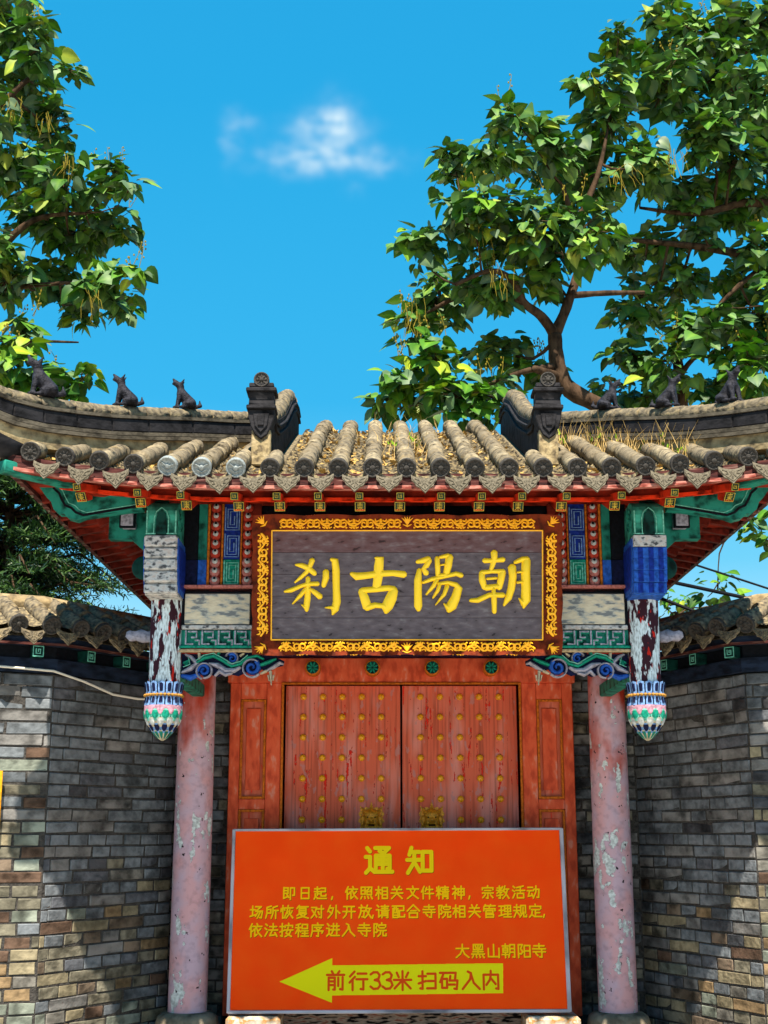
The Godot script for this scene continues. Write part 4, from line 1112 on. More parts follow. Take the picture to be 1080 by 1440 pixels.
	b = B.new(); b.bx(V(s * .198, 2.572, .08), V(.060, .086, .01), .002); part(post, "end_face", b.mesh(M["lavender"]))
	b = B.new(true); b.tube([V(s * .2, 2.67, .09), V(s * .2, 2.67, -.9)], [.038], 18); part(post, "purlin", b.mesh(M["beige"]))
	# wing board with a wavy end under the eave
	var wav := P2([-0.096, 2.656, -0.367, 2.691, -0.547, 2.705, -0.586, 2.674, -0.561, 2.642, -0.546, 2.622, -0.525, 2.601, -0.512, 2.566, -0.488, 2.545, -0.461, 2.545, -0.443, 2.525, -0.402, 2.514, -0.366, 2.528, -0.176, 2.559, -0.092, 2.566])
	b = B.new(); b.prism(mir(wav) if s > 0 else wav, at(0, 0, .20), .07, .003)
	part(post, "wing_board", b.mesh(M["teal"]))
	var wl := [V(-0.517, 2.669, .012), V(-0.489, 2.644, .012), V(-0.477, 2.617, .012), V(-0.458, 2.585, .012), V(-0.427, 2.572, .012), V(-0.406, 2.551, .012), V(-0.369, 2.537, .012), V(-0.289, 2.551, .012), V(-0.106, 2.582, .012)]
	var wl2 := []
	for q in wl: wl2.append(V(q.x * -s, q.y, q.z))
	b = B.new(); b.stroke(wl2, at(0, 0, .2695), .0035, 1); part(post, "dark_line", b.mesh(M["black_blue"]))
	var wl3 := []
	for q in wl: wl3.append(V((q.x + .016) * -s, q.y + .012, .004))
	b = B.new(); b.stroke(wl3, at(0, 0, .2695), .003, 1); part(post, "pale_line", b.mesh(M["mint"]))
	# beam back to the column
	b = B.new(); b.bx(V(0, 2.30, -.62), V(.13, .24, 1.1), .01); part(post, "tie_beam", b.mesh(M["teal_dark"]))
	b = B.new(); b.bx(V(s * -.02, 1.845, -.60), V(.07, .07, 1.05), .008); part(post, "lower_tie_beam", b.mesh(M["teal"]))

func build_front_beams(gate: Node3D):
	var z := 1.13
	# beams behind the plaque
	for q in [[2.0, .10, .07, "grey_carved"], [2.13, .16, .06, "white_paint"], [2.30, .135, .08, "navy"], [2.44, .135, .09, "black_blue"], [2.58, .135, .08, "black_blue"]]:
		var b := B.new(); b.bx(V(0, q[0], z - .03), V(2.16, q[1] - .002, q[2]), .004); part(gate, "front_beam", b.mesh(M[q[3]]))
	var beadm := []
	for c in ["bead_red", "bead_pale"]:
		var b := B.new(true)
		b.lathe([Vector2(.0245, 0), Vector2(.0255, .004), Vector2(.022, .009), Vector2(.012, .012), Vector2(0, .0125)], 20, Transform3D(Basis(Vector3.RIGHT, PI / 2), Vector3.ZERO))
		var m := b.mesh(M[c])
		b = B.new(true); b.lathe([Vector2(.014, .008), Vector2(.0138, .0138), Vector2(0, .0142)], 16, Transform3D(Basis(Vector3.RIGHT, PI / 2), V(0, .006, 0)))
		m = b.mesh(M["white_paint"], m)
		b = B.new(true); b.lathe([Vector2(.0065, .012), Vector2(.0064, .0158), Vector2(0, .016)], 12, Transform3D(Basis(Vector3.RIGHT, PI / 2), V(0, .0125, 0)))
		m = b.mesh(M["black_blue"], m)
		beadm.append(m)
	for s in [-1, 1]:
		var fz := z + .022
		var col := func(called: String, x0: float, x1: float, y0: float, y1: float, m: String, dz := 0.0):
			var b := B.new()
			b.bx(V(s * (x0 + x1) / 2, (y0 + y1) / 2, fz + dz), V(absf(x1 - x0) - .001, y1 - y0, .012), .0015)
			part(gate, called, b.mesh(M[m]))
		col.call("painted_panel", 1.085, 1.008, 2.372, 2.65, "black_blue")
		col.call("painted_panel", 1.085, 1.008, 2.24, 2.370, "navy")
		col.call("painted_panel", 1.007, .964, 2.372, 2.65, "teal")
		col.call("painted_panel", 1.007, .964, 2.24, 2.370, "blue")
		col.call("painted_line", .963, .950, 2.24, 2.65, "orange_line", .003)
		col.call("bead_strip", .949, .896, 2.24, 2.65, "red_dark")
		col.call("painted_line", .895, .884, 2.24, 2.65, "orange_line", .003)
		col.call("painted_panel", .883, .803, 2.24, 2.372, "jade")
		col.call("painted_panel", .883, .803, 2.374, 2.65, "cobalt")
		col.call("painted_line", .802, .793, 2.24, 2.65, "orange_line", .003)
		col.call("bead_strip", .792, .70, 2.24, 2.65, "red_dark")
		for k in 9:
			for xx in [.9225, .7655]:
				part(gate, "bead", beadm[0] if k > 2 else beadm[1], at(s * xx, 2.265 + k * .0455, fz + .006))
		for k in 3:                                          # square frets
			var c := V(s * .843, 2.307 + k * .134, fz + .006)
			var b := B.new()
			var q := []
			for p in [[-.034, .058], [-.034, -.056], [.034, -.056], [.034, .048], [-.022, .048], [-.022, -.044], [.022, -.044], [.022, .036], [-.010, .036], [-.010, -.030], [.010, -.030], [.010, .012]]: q.append(V(p[0], p[1], .0062))
			b.stroke(q, at(c.x, c.y, c.z), .005, 1)
			part(gate, "square_fret", b.mesh(M["mint"] if k == 0 else M["sky_blue"]))
		var b := B.new(); b.bx(V(s * .91, 2.236, z + .03), V(.36, .014, .05), .003); part(gate, "pale_moulding", b.mesh(M["bead_pale"]))
		b = B.new(); b.bx(V(s * .89, 2.130, z + .012), V(.39, .176, .02), .004); part(gate, "board_border", b.mesh(M["black_blue"]))
		b = B.new(); b.bx(V(s * .905, 2.129, z + .024), V(.315, .148, .012), .003); part(gate, "weathered_board", b.mesh(M["white_board"]))
		b = B.new(); b.bx(V(s * .89, 2.040, z + .016), V(.37, .022, .03), .004); part(gate, "grey_rail", b.mesh(M["grey_carved"]))
		b = B.new(); b.bx(V(s * .885, 1.984, z + .004), V(.40, .088, .02), .002); part(gate, "lattice_back", b.mesh(M["teal"]))
		b = B.new(); b.bx(V(s * .885, 1.945, z + .018), V(.40, .012, .03), .002); part(gate, "lattice_rail", b.mesh(M["jade"]))
		b = B.new(); b.bx(V(s * .885, 1.927, z + .016), V(.40, .014, .036), .003); part(gate, "beige_rail", b.mesh(M["beige"]))
		for k in 5:                                           # stepped key lattice, carved in relief
			var x := 1.055 - k * .079
			var lt := B.new(); var fc := B.new()
			var z3 := z + .013
			for p in [[[0, .034], [0, -.030], [-.034, -.030]], [[-.012, .030], [-.052, .030], [-.052, .002], [-.028, .002]], [[-.046, -.012], [-.066, -.012], [-.066, -.034]]]:
				var w := []; var w2 := []
				for r in p:
					w.append(V(s * (x + r[0]), 1.986 + r[1], .017)); w2.append(V(s * (x + r[0] - .002), 1.988 + r[1], .009))
				lt.stroke(w, at(0, 0, z3), .015, 1)
				fc.stroke(w2, at(0, 0, z3 + .0135), .004, 1)
			var m := lt.mesh(M["jade"]); m = fc.mesh(M["lavender"], m)
			part(gate, "key_lattice", m)
		# carved cloud bracket below
		carve(gate, s, z)

func spiral(c: Vector2, r0: float, r1: float, a0: float, turns: float, w0: float, w1: float, n := 14) -> Array:
	var r := []
	for i in n + 1:
		var k := float(i) / n
		var a := a0 + turns * TAU * k
		var q := lerpf(r0, r1, k)
		r.append(V(c.x + cos(a) * q, c.y + sin(a) * q, lerpf(w0, w1, k)))
	return r
func carve(gate: Node3D, s: int, z: float):
	# outline measured on the left side: x from the post inwards, y up
	var br := node(gate, "cloud_bracket", Vector3.ZERO)
	var X := func(a: Array) -> Array:
		var r := []
		for q in a: r.append(V(s * q.x, q.y, q.z))
		return r
	var set_ := func(called: String, mat: String, strokes: Array, zz: float, h: float):
		var i := 0
		for q in strokes:
			var b := B.new()
			b.stroke(X.call(q), at(0, 0, zz), h + i * .0006)
			i += 1
			part(br, called, b.mesh(M[mat]))
	var back := P2([1.075, 1.915, 1.075, 1.80, 1.04, 1.802, .99, 1.822, .955, 1.80, .93, 1.815, .90, 1.805, .86, 1.822, .80, 1.81, .76, 1.83, .72, 1.815, .69, 1.842, .66, 1.83, .62, 1.852, .585, 1.86, .58, 1.88, .62, 1.90, .7, 1.915])
	var b := B.new()
	if s < 0: back = mir(back)
	b.prism(back, at(0, 0, z - .03), .02)
	part(br, "bracket_ground", b.mesh(M["navy"]))
	set_.call("cobalt_scroll", "blue", [spiral(Vector2(.965, 1.835), .03, .008, 0, 1.2, .022, .012), spiral(Vector2(.735, 1.85), .036, .008, 2.2, 1.2, .026, .012), spiral(Vector2(.83, 1.892), .024, .006, 1, 1.1, .02, .01), [V(1.07, 1.81, .02), V(1.03, 1.80, .03), V(.99, 1.815, .02)]], z - .012, .022)
	set_.call("pale_scroll", "lavender", [
		[V(1.07, 1.825, .014), V(1.03, 1.845, .026), V(1.0, 1.87, .028), V(1.03, 1.9, .02), V(1.055, 1.912, .012)],
		spiral(Vector2(.962, 1.833), .039, .034, -1.2, .95, .012, .01, 16),
		[V(.94, 1.868, .012), V(.90, 1.86, .028), V(.86, 1.835, .03), V(.82, 1.835, .024), V(.79, 1.85, .014)],
		[V(.91, 1.81, .012), V(.89, 1.832, .024), V(.86, 1.815, .02), V(.83, 1.822, .012)],
		spiral(Vector2(.735, 1.848), .046, .04, -2.4, .75, .012, .008, 14),
		spiral(Vector2(.832, 1.893), .031, .028, .4, .8, .01, .008, 14),
		[V(.66, 1.835, .012), V(.63, 1.852, .02), V(.60, 1.872, .018), V(.585, 1.866, .01)]], z - .008, .024)
	set_.call("green_scroll", "jade", [
		[V(1.06, 1.87, .016), V(1.035, 1.885, .02), V(1.05, 1.86, .014)],
		[V(1.0, 1.87, .012), V(.965, 1.895, .02), V(.92, 1.905, .018), V(.88, 1.885, .018), V(.83, 1.855, .02), V(.79, 1.865, .018), V(.755, 1.895, .018), V(.71, 1.905, .016), V(.68, 1.89, .012)],
		[V(.90, 1.912, .016), V(.885, 1.93, .012)], [V(.69, 1.862, .018), V(.655, 1.875, .02), V(.62, 1.89, .012)]], z - .004, .022)
	set_.call("mint_edge", "mint", [
		[V(1.0, 1.882, .004), V(.965, 1.906, .005), V(.92, 1.916, .005), V(.88, 1.896, .005), V(.83, 1.866, .005), V(.79, 1.876, .005), V(.755, 1.906, .005)],
		[V(1.062, 1.85, .004), V(1.03, 1.862, .005), V(1.04, 1.895, .004)]], z + .016, .006)
	set_.call("cream_bud", "cream", [[V(.985, 1.89, .02), V(.99, 1.918, .016)], [V(.69, 1.82, .012), V(.665, 1.832, .016)], [V(.645, 1.83, .016), V(.642, 1.80, .012), V(.64, 1.765, .005)], [V(.655, 1.81, .01), V(.65, 1.785, .006)], [V(.63, 1.81, .01), V(.632, 1.788, .006)], [V(.79, 1.905, .016), V(.775, 1.915, .012)]], z - .002, .018)

# ---------------------------------------------------------------- columns, door
func uv_face(b: B, x0: float, x1: float, y0: float, y1: float, z: float):
	b.tuv(V(x0, y0, z), Vector2(0, 1), V(x1, y0, z), Vector2(1, 1), V(x1, y1, z), Vector2(1, 0))
	b.tuv(V(x0, y0, z), Vector2(0, 1), V(x1, y1, z), Vector2(1, 0), V(x0, y1, z), Vector2(0, 0))
func relief_mat(key: String, im: Image, rough: float, rl: Array) -> StandardMaterial3D:
	var m := image_mat(key, im, rough)
	m.heightmap_enabled = true
	m.heightmap_texture = ImageTexture.create_from_image(rl[0])
	m.heightmap_scale = .12
	return m
func build_columns(gate: Node3D):
	for s in [-1, 1]:
		var b := B.new(true)
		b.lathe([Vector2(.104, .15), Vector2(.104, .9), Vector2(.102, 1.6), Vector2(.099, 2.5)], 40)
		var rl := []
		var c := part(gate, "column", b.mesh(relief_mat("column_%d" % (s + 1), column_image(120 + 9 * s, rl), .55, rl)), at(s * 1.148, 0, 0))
		b = B.new(true)
		b.lathe([Vector2(.19, -.02), Vector2(.19, .03), Vector2(.175, .05), Vector2(.165, .07), Vector2(.168, .095), Vector2(.158, .128), Vector2(.135, .146), Vector2(.10, .152)], 36)
		part(c, "column_base", b.mesh(M["stone"]))
func build_door(gate: Node3D):
	var z := -.2
	var fr := func(called: String, x0: float, x1: float, y0: float, y1: float, zz: float, d: float, m: String, parent: Node) -> MeshInstance3D:
		var b := B.new(); b.bx(V((x0 + x1) / 2, (y0 + y1) / 2, zz - d / 2), V(x1 - x0, y1 - y0, d), .004)
		return part(parent, called, b.mesh(M[m]))
	var frame := node(gate, "door_frame")
	fr.call("lintel", -1.0, 1.0, 1.918, 2.06, z + .02, .12, "frame_red", frame)
	for s in [-1, 1]:
		fr.call("outer_stile", minf(s * .985, s * .925), maxf(s * .985, s * .925), .1, 1.918, z, .10, "frame_red", frame)
		fr.call("inner_stile", minf(s * .775, s * .690), maxf(s * .775, s * .690), .1, 1.918, z, .10, "frame_red", frame)
		for r in [[1.825, 1.918], [1.205, 1.262], [.2, .3]]:
			fr.call("rail", minf(s * .924, s * .776), maxf(s * .924, s * .776), r[0], r[1], z - .002, .09, "frame_red", frame)
		for r in [[1.262, 1.825], [.3, 1.205]]:
			var cx: float = s * .85
			fr.call("panel", cx - .073, cx + .073, r[0] + .001, r[1] - .001, z - .03, .04, "door_red", frame)
			fr.call("raised_panel", cx - .042, cx + .042, r[0] + .05, r[1] - .05, z - .02, .012, "frame_red", frame)
			var b := B.new()
			for q in [[cx - .066, cx - .066, 0], [cx + .066, cx + .066, 0]]:
				b.bx(V(q[0], (r[0] + r[1]) / 2, z - .008), V(.014, r[1] - r[0] - .002, .018), .003)
			for y in [r[0] + .008, r[1] - .008]:
				b.bx(V(cx, y, z - .008), V(.118, .014, .0175), .003)
			part(frame, "gilt_moulding", b.mesh(M["trim_gold"]))
		var b := B.new()
		b.bx(V(s * .682, 1.05, z + .004), V(.014, 1.72, .012), .003); part(frame, "gilt_trim", b.mesh(M["trim_gold"]))
	var b := B.new(); b.bx(V(0, 1.912, z + .026), V(1.378, .012, .012), .003); part(frame, "gilt_trim", b.mesh(M["trim_gold"]))
	# four round pegs on the lintel
	for x in [-.507, -.166, .176, .512]:
		b = B.new(true)
		b.lathe([Vector2(.042, -.08), Vector2(.044, .10), Vector2(.046, .112), Vector2(.042, .12), Vector2(.033, .118), Vector2(0, .117)], 22, Transform3D(Basis(Vector3.RIGHT, PI / 2), V(x, 1.993, -.2)))
		var pg := part(gate, "door_peg", b.mesh(M["trim_gold"]))
		b = B.new()
		var hexa := PackedVector2Array()
		for i in 18: hexa.append(Vector2(cos(TAU * i / 18), sin(TAU * i / 18)) * .036)
		b.prism(hexa, at(x, 1.993, -.084), .005)
		part(pg, "green_face", b.mesh(M["teal_dark"]))
		b = B.new()
		for i in 8:
			var a := TAU * (i + .5) / 8
			b.stroke([V(cos(a) * .008, sin(a) * .008, .006), V(cos(a) * .02, sin(a) * .02, .012), V(cos(a) * .031, sin(a) * .031, .006)], at(x, 1.993, -.0795), .004)
		part(pg, "flower", b.mesh(M["jade"]))
	# leaves
	b = B.new(true)
	b.lathe([Vector2(.0195, 0), Vector2(.0185, .008), Vector2(.013, .015), Vector2(0, .019)], 16, Transform3D(Basis(Vector3.RIGHT, PI / 2), Vector3.ZERO))
	var stud := b.mesh(M["stud"])
	var lion := body([
		[V(0, .0, .0), V(0, .02, .004), .045, .042], [V(0, .035, .02), V(0, .03, .034), .016, .012], [V(0, .01, .03), V(0, -.004, .042), .012, .014],
		[V(-.03, .022, .028), V(-.012, .016, .034), .011, .008], [V(.03, .022, .028), V(.012, .016, .034), .011, .008],
		[V(-.034, .04, .022), V(-.01, .03, .03), .007, .006], [V(.034, .04, .022), V(.01, .03, .03), .007, .006],
		[V(0, .045, .02), V(0, .078, .014), .009, .004],
		[V(-.04, .04, .008), V(-.052, .064, .006), .012, .004], [V(.04, .04, .008), V(.052, .064, .006), .012, .004],
		[V(-.05, .01, .006), V(-.052, -.03, .006), .012, .01], [V(.05, .01, .006), V(.052, -.03, .006), .012, .01],
		[V(-.022, -.02, .03), V(.022, -.02, .03), .008, .008], [V(-.026, -.02, .026), V(-.034, -.05, .02), .008, .007], [V(.026, -.02, .026), V(.034, -.05, .02), .008, .007],
		[V(-.02, -.045, .022), V(.02, -.045, .022), .009, .009]], .0032, .0022)
	for s in [-1, 1]:
		b = B.new(); b.bx(V(s * .338, .98, -.292), V(.664, 1.86, .03), .003)
		var leaf := part(gate, "door_leaf", b.mesh(M["door_red"]))
		b = B.new(); uv_face(b, s * .338 - .330, s * .338 + .330, .055, 1.905, -.2755)
		part(leaf, "painted_face", b.mesh(image_mat("door_%d" % (s + 1), door_image(210 + s * 5), .6)))
		for r in 9:
			for c in 5:
				var x: float = (-.568 + c * .1128) if s < 0 else (.111 + c * .1138)
				if (r == 6 or r == 7) and absf(absf(x) - .172) < .075: continue
				part(leaf, "stud", stud, at(x, 1.845 - r * .1163, -.2752))
		var kn := part(leaf, "lion_knocker", lion, at(s * .172, 1.15, -.268), M["gold_old"])
		b = B.new()
		var star := PackedVector2Array()
		for q in [[0, .1], [.012, .062], [.034, .07], [.044, .056], [.066, .078], [.062, .05], [.074, .03], [.064, .012], [.076, -.012], [.06, -.024], [.064, -.05], [.04, -.056], [0, -.062]]: star.append(Vector2(q[0], q[1]))
		for q in [[-.04, -.056], [-.064, -.05], [-.06, -.024], [-.076, -.012], [-.064, .012], [-.074, .03], [-.062, .05], [-.066, .078], [-.044, .056], [-.034, .07], [-.012, .062]]: star.append(Vector2(q[0], q[1]))
		b.prism(star, at(s * .172, 1.15, -.276), .008)
		part(leaf, "knocker_plate", b.mesh(M["gold_old"]))
		for q in [[-.02, .012], [.02, .012]]:
			b = B.new(true); b.ball(V(s * .172 + q[0], 1.15 + q[1], -.229), V(.006, .005, .005), 8, 6); part(leaf, "knocker_eye_shade", b.mesh(M["dark_gap"]))  # dark balls stand in for the shade of deep eye sockets
		b = B.new(); b.bx(V(s * .172, 1.15 - .032, -.236), V(.036, .009, .012), .002); part(leaf, "knocker_mouth_shade", b.mesh(M["dark_gap"]))  # dark bar stands in for the shade inside the mouth
		b = B.new(true)
		var ring := []
		for i in 17: ring.append(V(s * .172 + sin(TAU * i / 16) * .045, 1.075 + cos(TAU * i / 16) * .045, -.245))
		b.tube(ring, [.005], 8, false)
		part(leaf, "knocker_ring", b.mesh(M["gold_old"]))
	b = B.new(); b.bx(V(0, .98, -.31), V(.02, 1.86, .02)); part(gate, "door_seam", b.mesh(M["dark_gap"]))
	b = B.new(); b.bx(V(0, .085, -.14), V(1.3, .15, .10), .006); part(gate, "threshold", b.mesh(M["threshold"]))
	for s in [-1, 1]:
		b = B.new(); b.bx(V(s * .782, .065, .0), V(.285, .16, .36), .015); part(gate, "door_stone", b.mesh(M["door_stone"]))
	# beams over the door
	b = B.new(); b.bx(V(0, 2.16, -.15), V(2.2, .195, .14), .006); part(gate, "architrave", b.mesh(M["navy"]))
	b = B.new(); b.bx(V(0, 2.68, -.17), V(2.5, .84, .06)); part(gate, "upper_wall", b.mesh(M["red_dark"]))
	# brick returns behind the columns, and plain gatehouse walls added to block light
	for s in [-1, 1]:
		b = B.new(); b.bx(V(s * 1.17, 1.0, -.391), V(.36, 2.2, .24)); 
		var rt := part(gate, "return_wall", b.mesh(M["mortar"]))
		bricks(rt, Vector2(s * 1.34, -.272) if s < 0 else Vector2(.99, -.272), Vector2(-.99, -.272) if s < 0 else Vector2(1.34, -.272), .0, 2.06, 300 + s, 0)
		b = B.new(); b.bx(V(s * 1.27, 1.5, -1.6), V(.12, 3.1, 2.2)); part(gate, "added_side_wall", b.mesh(M["red_dark"]))
	b = B.new(); b.bx(V(0, 1.5, -2.7), V(2.6, 3.0, .1)); part(gate, "added_back_wall", b.mesh(M["red_dark"]))

# ---------------------------------------------------------------- bricks
var brick_meshes := []
# corners knocked about a little
func worn(m: ArrayMesh, k: float, sd: int) -> ArrayMesh:
	var a := m.surface_get_arrays(0)
	var vs: PackedVector3Array = a[Mesh.ARRAY_VERTEX]
	var b := B.new()
	var idx: PackedInt32Array = a[Mesh.ARRAY_INDEX] if a[Mesh.ARRAY_INDEX] != null else PackedInt32Array(range(vs.size()))
	var mv := func(p: Vector3) -> Vector3:
		var h := hash(Vector3i((p * 10000.0).round())) + sd * 7919
		var r := RandomNumberGenerator.new(); r.seed = h
		var big := 2.6 if r.randf() < .18 else 1.0
		return p - p.sign() * r.randf() * k * big + V(r.randf_range(-k, k), r.randf_range(-k, k), 0) * .5
	for i in idx.size(): b.st.add_vertex(mv.call(vs[idx[i]]))
	return b.mesh()
func bricks(parent: Node, p: Vector2, q: Vector2, y0: float, y1: float, sd: int, mode: int, Y0 := -.2):
	var rng := RandomNumberGenerator.new()
	rng.seed = sd
	if brick_meshes.is_empty():
		for v in 12:
			var b := B.new()
			b.box(Transform3D(Basis.from_euler(V(rng.randf_range(-.02, .02), 0, rng.randf_range(-.012, .012))), Vector3.ZERO), V(1, 1, 1) * V(.260 if v < 6 else .126, .0552, .06), .002 + .001 * (v % 3))
			brick_meshes.append(worn(b.mesh(), .0026, v))
	var L := p.distance_to(q)
	var e := (q - p) / L
	var n := Vector2(-e.y, e.x)
	if n.y < 0: n = -n
	var bs := Basis(V(e.x, 0, e.y), Vector3.UP, V(e.x, 0, e.y).cross(Vector3.UP))
	var c := .0614
	var rows := int(round((y1 - y0) / c))
	for r in rows:
		var y := y1 - (r + .5) * c
		var s: float = [-.05, -.12, -.2, -.08][r % 4] + rng.randf_range(-.02, .02)
		var head := r > 11 and r % 2 == 1
		while s < L - .012:
			var h := head or rng.randf() < .14
			var l := .136 if h else .270
			var a := maxf(s, 0.0); var z := minf(s + l, L)
			s += l
			if z - a < .03: continue
			var k: Array = [0, 0, 1, 1, 2, 2, 8, 3] if mode == 0 else [0, 0, 0, 0, 0, 1, 3, 1]
			if mode > 0:  # random brick tones; lower and outer picks also carry sunlit warmth in their colour
				var depth := clampf((1.62 - Y0 - y) / .7, 0, 1) if mode == 2 else clampf((1.0 - Y0 - y) / .8, 0, 1)
				if rng.randf() < depth * (.97 if mode == 2 else .85): k = [6, 7, 7, 8, 8, 2, 5, 10, 7] if mode == 2 and y + Y0 > .55 else [6, 6, 7, 8, 8, 2, 5, 9, 10]
				elif rng.randf() < .07: k = [4, 3]
			var m: Material = M["brick_%d" % k[rng.randi() % k.size()]]
			var pos := p + e * (a + z) / 2 + n * (-.022 + rng.randf_range(-.0035, .0025))
			var v := (6 if h else 0) + rng.randi() % 6
			var full := .136 if h else .270
			var o := part(parent, "brick", brick_meshes[v], Transform3D(bs * Basis.from_scale(V((z - a) / full, 1, 1)) * Basis(Vector3.FORWARD, rng.randf_range(-.008, .008)), V(pos.x, y + rng.randf_range(-.0015, .0015), pos.y)), m)
func build_wall(called: String, label: String, pts: Array, sd: int):
	# pts: plan positions inner end, corner, outer end
	var w := node(self, called, V(pts[1].x, -.2, pts[1].y))
	tag(w, label, "wall", "brick walls flanking the gate")
	var org := w.position
	var I: Vector2 = pts[0] - Vector2(org.x, org.z); var K := Vector2.ZERO; var O: Vector2 = pts[2] - Vector2(org.x, org.z)
	var s := signf(pts[1].x)
	var p3 := [V(I.x, 0, I.y), V(0, 0, 0), V(O.x, 0, O.y)]
	# body
	var n1 := Vector2(-(K - I).y, (K - I).x).normalized(); if n1.y < 0: n1 = -n1
	var n2 := Vector2(-(O - K).y, (O - K).x).normalized(); if n2.y < 0: n2 = -n2
	var nk := (n1 + n2).normalized() / cos(n1.angle_to(n2) / 2)
	var Y := -org.y                                     # local height of the gate's floor
	var line := func(d: float, y: float) -> Array:
		var a := I + n1 * d; var k := K + nk * d; var o := O + n2 * d
		return [V(a.x, y, a.y), V(k.x, y, k.y), V(o.x, y, o.y)]
	var band := func(d0: float, d1: float, y0: float, y1: float) -> B:
		var b := B.new()
		var f: Array = line.call(d1, y0); var g: Array = line.call(d1, y1); var h: Array = line.call(d0, y0); var j: Array = line.call(d0, y1)
		for i in 2:
			var o: Vector3 = (f[i] + f[i + 1] + j[i] + j[i + 1]) / 4
			b.qo(f[i], f[i + 1], g[i + 1], g[i], o); b.qo(h[i], h[i + 1], j[i + 1], j[i], o)
			b.qo(f[i], f[i + 1], h[i + 1], h[i], o); b.qo(g[i], g[i + 1], j[i + 1], j[i], o)
		for i in [0, 2]:
			b.quad(f[i], g[i], j[i], h[i])
		return b
	part(w, "wall_core", band.call(-.36, .001, -.35, Y + 1.87).mesh(M["mortar"]))
	var fl := [I, K] if s < 0 else [K, I]
	var f2 := [O, K] if s < 0 else [K, O]
	# bricks() wants the run from left to right
	var A: Array = [K, I] if s < 0 else [I, K]
	var C: Array = [O, K] if s < 0 else [K, O]
	bricks(w, A[0], A[1], Y - .16, Y + 1.870, sd, 1)
	bricks(w, C[0], C[1], Y - .16, Y + 1.870, sd + 1, 2)
	part(w, "eave_beam", band.call(-.3, .03, Y + 1.876, Y + 1.948).mesh(M["wall_navy"]))
	part(w, "recess_board", band.call(-.3, .012, Y + 1.948, Y + 2.012).mesh(M["black_blue"]))
	part(w, "tile_board", band.call(-.3, .10, Y + 2.012, Y + 2.05).mesh(M["wall_navy"]))
	part(w, "eave_fillet", band.call(.10, .115, Y + 2.006, Y + 2.018).mesh(M["maroon_board"]))
	# ridge bed
	var b := B.new()
	var lo: Array = line.call(.12, Y + 2.05); var hi: Array = line.call(-.16, Y + 2.21); var bk: Array = line.call(-.42, Y + 2.04)
	for i in 2:
		b.qo(lo[i], lo[i + 1], hi[i + 1], hi[i], V(0, 0, 0)); b.qo(hi[i], hi[i + 1], bk[i + 1], bk[i], V(0, 0, 0))
	part(w, "tile_bed", b.mesh(M["tile_pan"]))
	var rng := RandomNumberGenerator.new(); rng.seed = sd + 5
	var dm := disc_mesh(.047, M["tile_end"]); var dr := drip_mesh(.125, .085, M["tile_old"])
	var sq: ArrayMesh
	b = B.new(); b.bx(V(0, 0, 0), V(.058, .058, .07), .002); sq = b.mesh(M["teal_dark"])
	b = B.new(); b.bx(V(0, 0, .036), V(.058, .058, .004), .001); sq = b.mesh(M["teal_dark"], sq)
	b = B.new(); meander(b, .051, at(0, 0, .038), .0062, .002); sq = b.mesh(M["mint"], sq)
	# runs along both faces: distance from the corner, positive towards the gate
	for k in range(-6, 8):
		var d := (k + .42) * .152
		var onA := d > 0
		var pl: Vector2 = (K + (I - K).normalized() * d) if onA else (K + (O - K).normalized() * -d)
		if d > K.distance_to(I) - .05: continue
		var t := clampf(d / .5 * .5 + .5, 0, 1)
		var nn := n2.lerp(n1, t).normalized()
		var tm := tube_mesh(.17, .048, .041, M[["tile_old", "tile_moss", "tile_old"][rng.randi() % 3]])
		var ed := pl + nn * .145
		var p0 := V(ed.x, Y + 2.108, ed.y)
		var tp := pl - nn * .17
		var p1 := V(tp.x, Y + 2.262, tp.y)
		var xf := aim(p1, p0)
		for q in 2:
			xf.origin = p0.lerp(p1, q * .5) + V(rng.randf_range(-.004, .004), rng.randf_range(-.004, .006), 0)
			part(w, "tube_tile", tm, Transform3D(xf.basis * Basis(Vector3.UP, rng.randf_range(-.08, .08)), xf.origin))
		var e := Transform3D(xf.basis, p0 + xf.basis.z * .012)
		part(w, "tile_end", dm, e)
		# drip tile and rafter end half a bay along
		var d2 := d + .076
		var onA2 := d2 > 0
		var pm2: Vector2 = (K + (I - K).normalized() * d2) if onA2 else (K + (O - K).normalized() * -d2)
		var n3 := n2.lerp(n1, clampf(d2 / .3 * .5 + .5, 0, 1)).normalized()
		var fwd := V(n3.x, 0, n3.y)
		var bs := Basis(Vector3.UP.cross(fwd), Vector3.UP, fwd)
		var pd := pm2 + n3 * .15
		if d2 < K.distance_to(I) - .06:
			part(w, "drip_tile", dr, Transform3D(bs * Basis(Vector3.RIGHT, -.3 + rng.randf_range(-.12, .12)) * Basis(Vector3.FORWARD, rng.randf_range(-.12, .12)), V(pd.x, Y + 2.082, pd.y)))
			var cn := B.new(true)
			for a in 6:
				var t0 := -1.0 + a / 3.0; var t1 := -1.0 + (a + 1) / 3.0
				var up := V(-n3.x, .5, -n3.y) * .31
				var g := func(tt: float, k2: float) -> Vector3: return V(pd.x, Y + 2.093 + .02 * tt * tt, pd.y) + bs.x * tt * .058 + up * k2
				cn.quad(g.call(t0, 0.0), g.call(t1, 0.0), g.call(t1, 1.0), g.call(t0, 1.0))
			part(w, "channel_tile", cn.mesh(M["tile_pan"]))
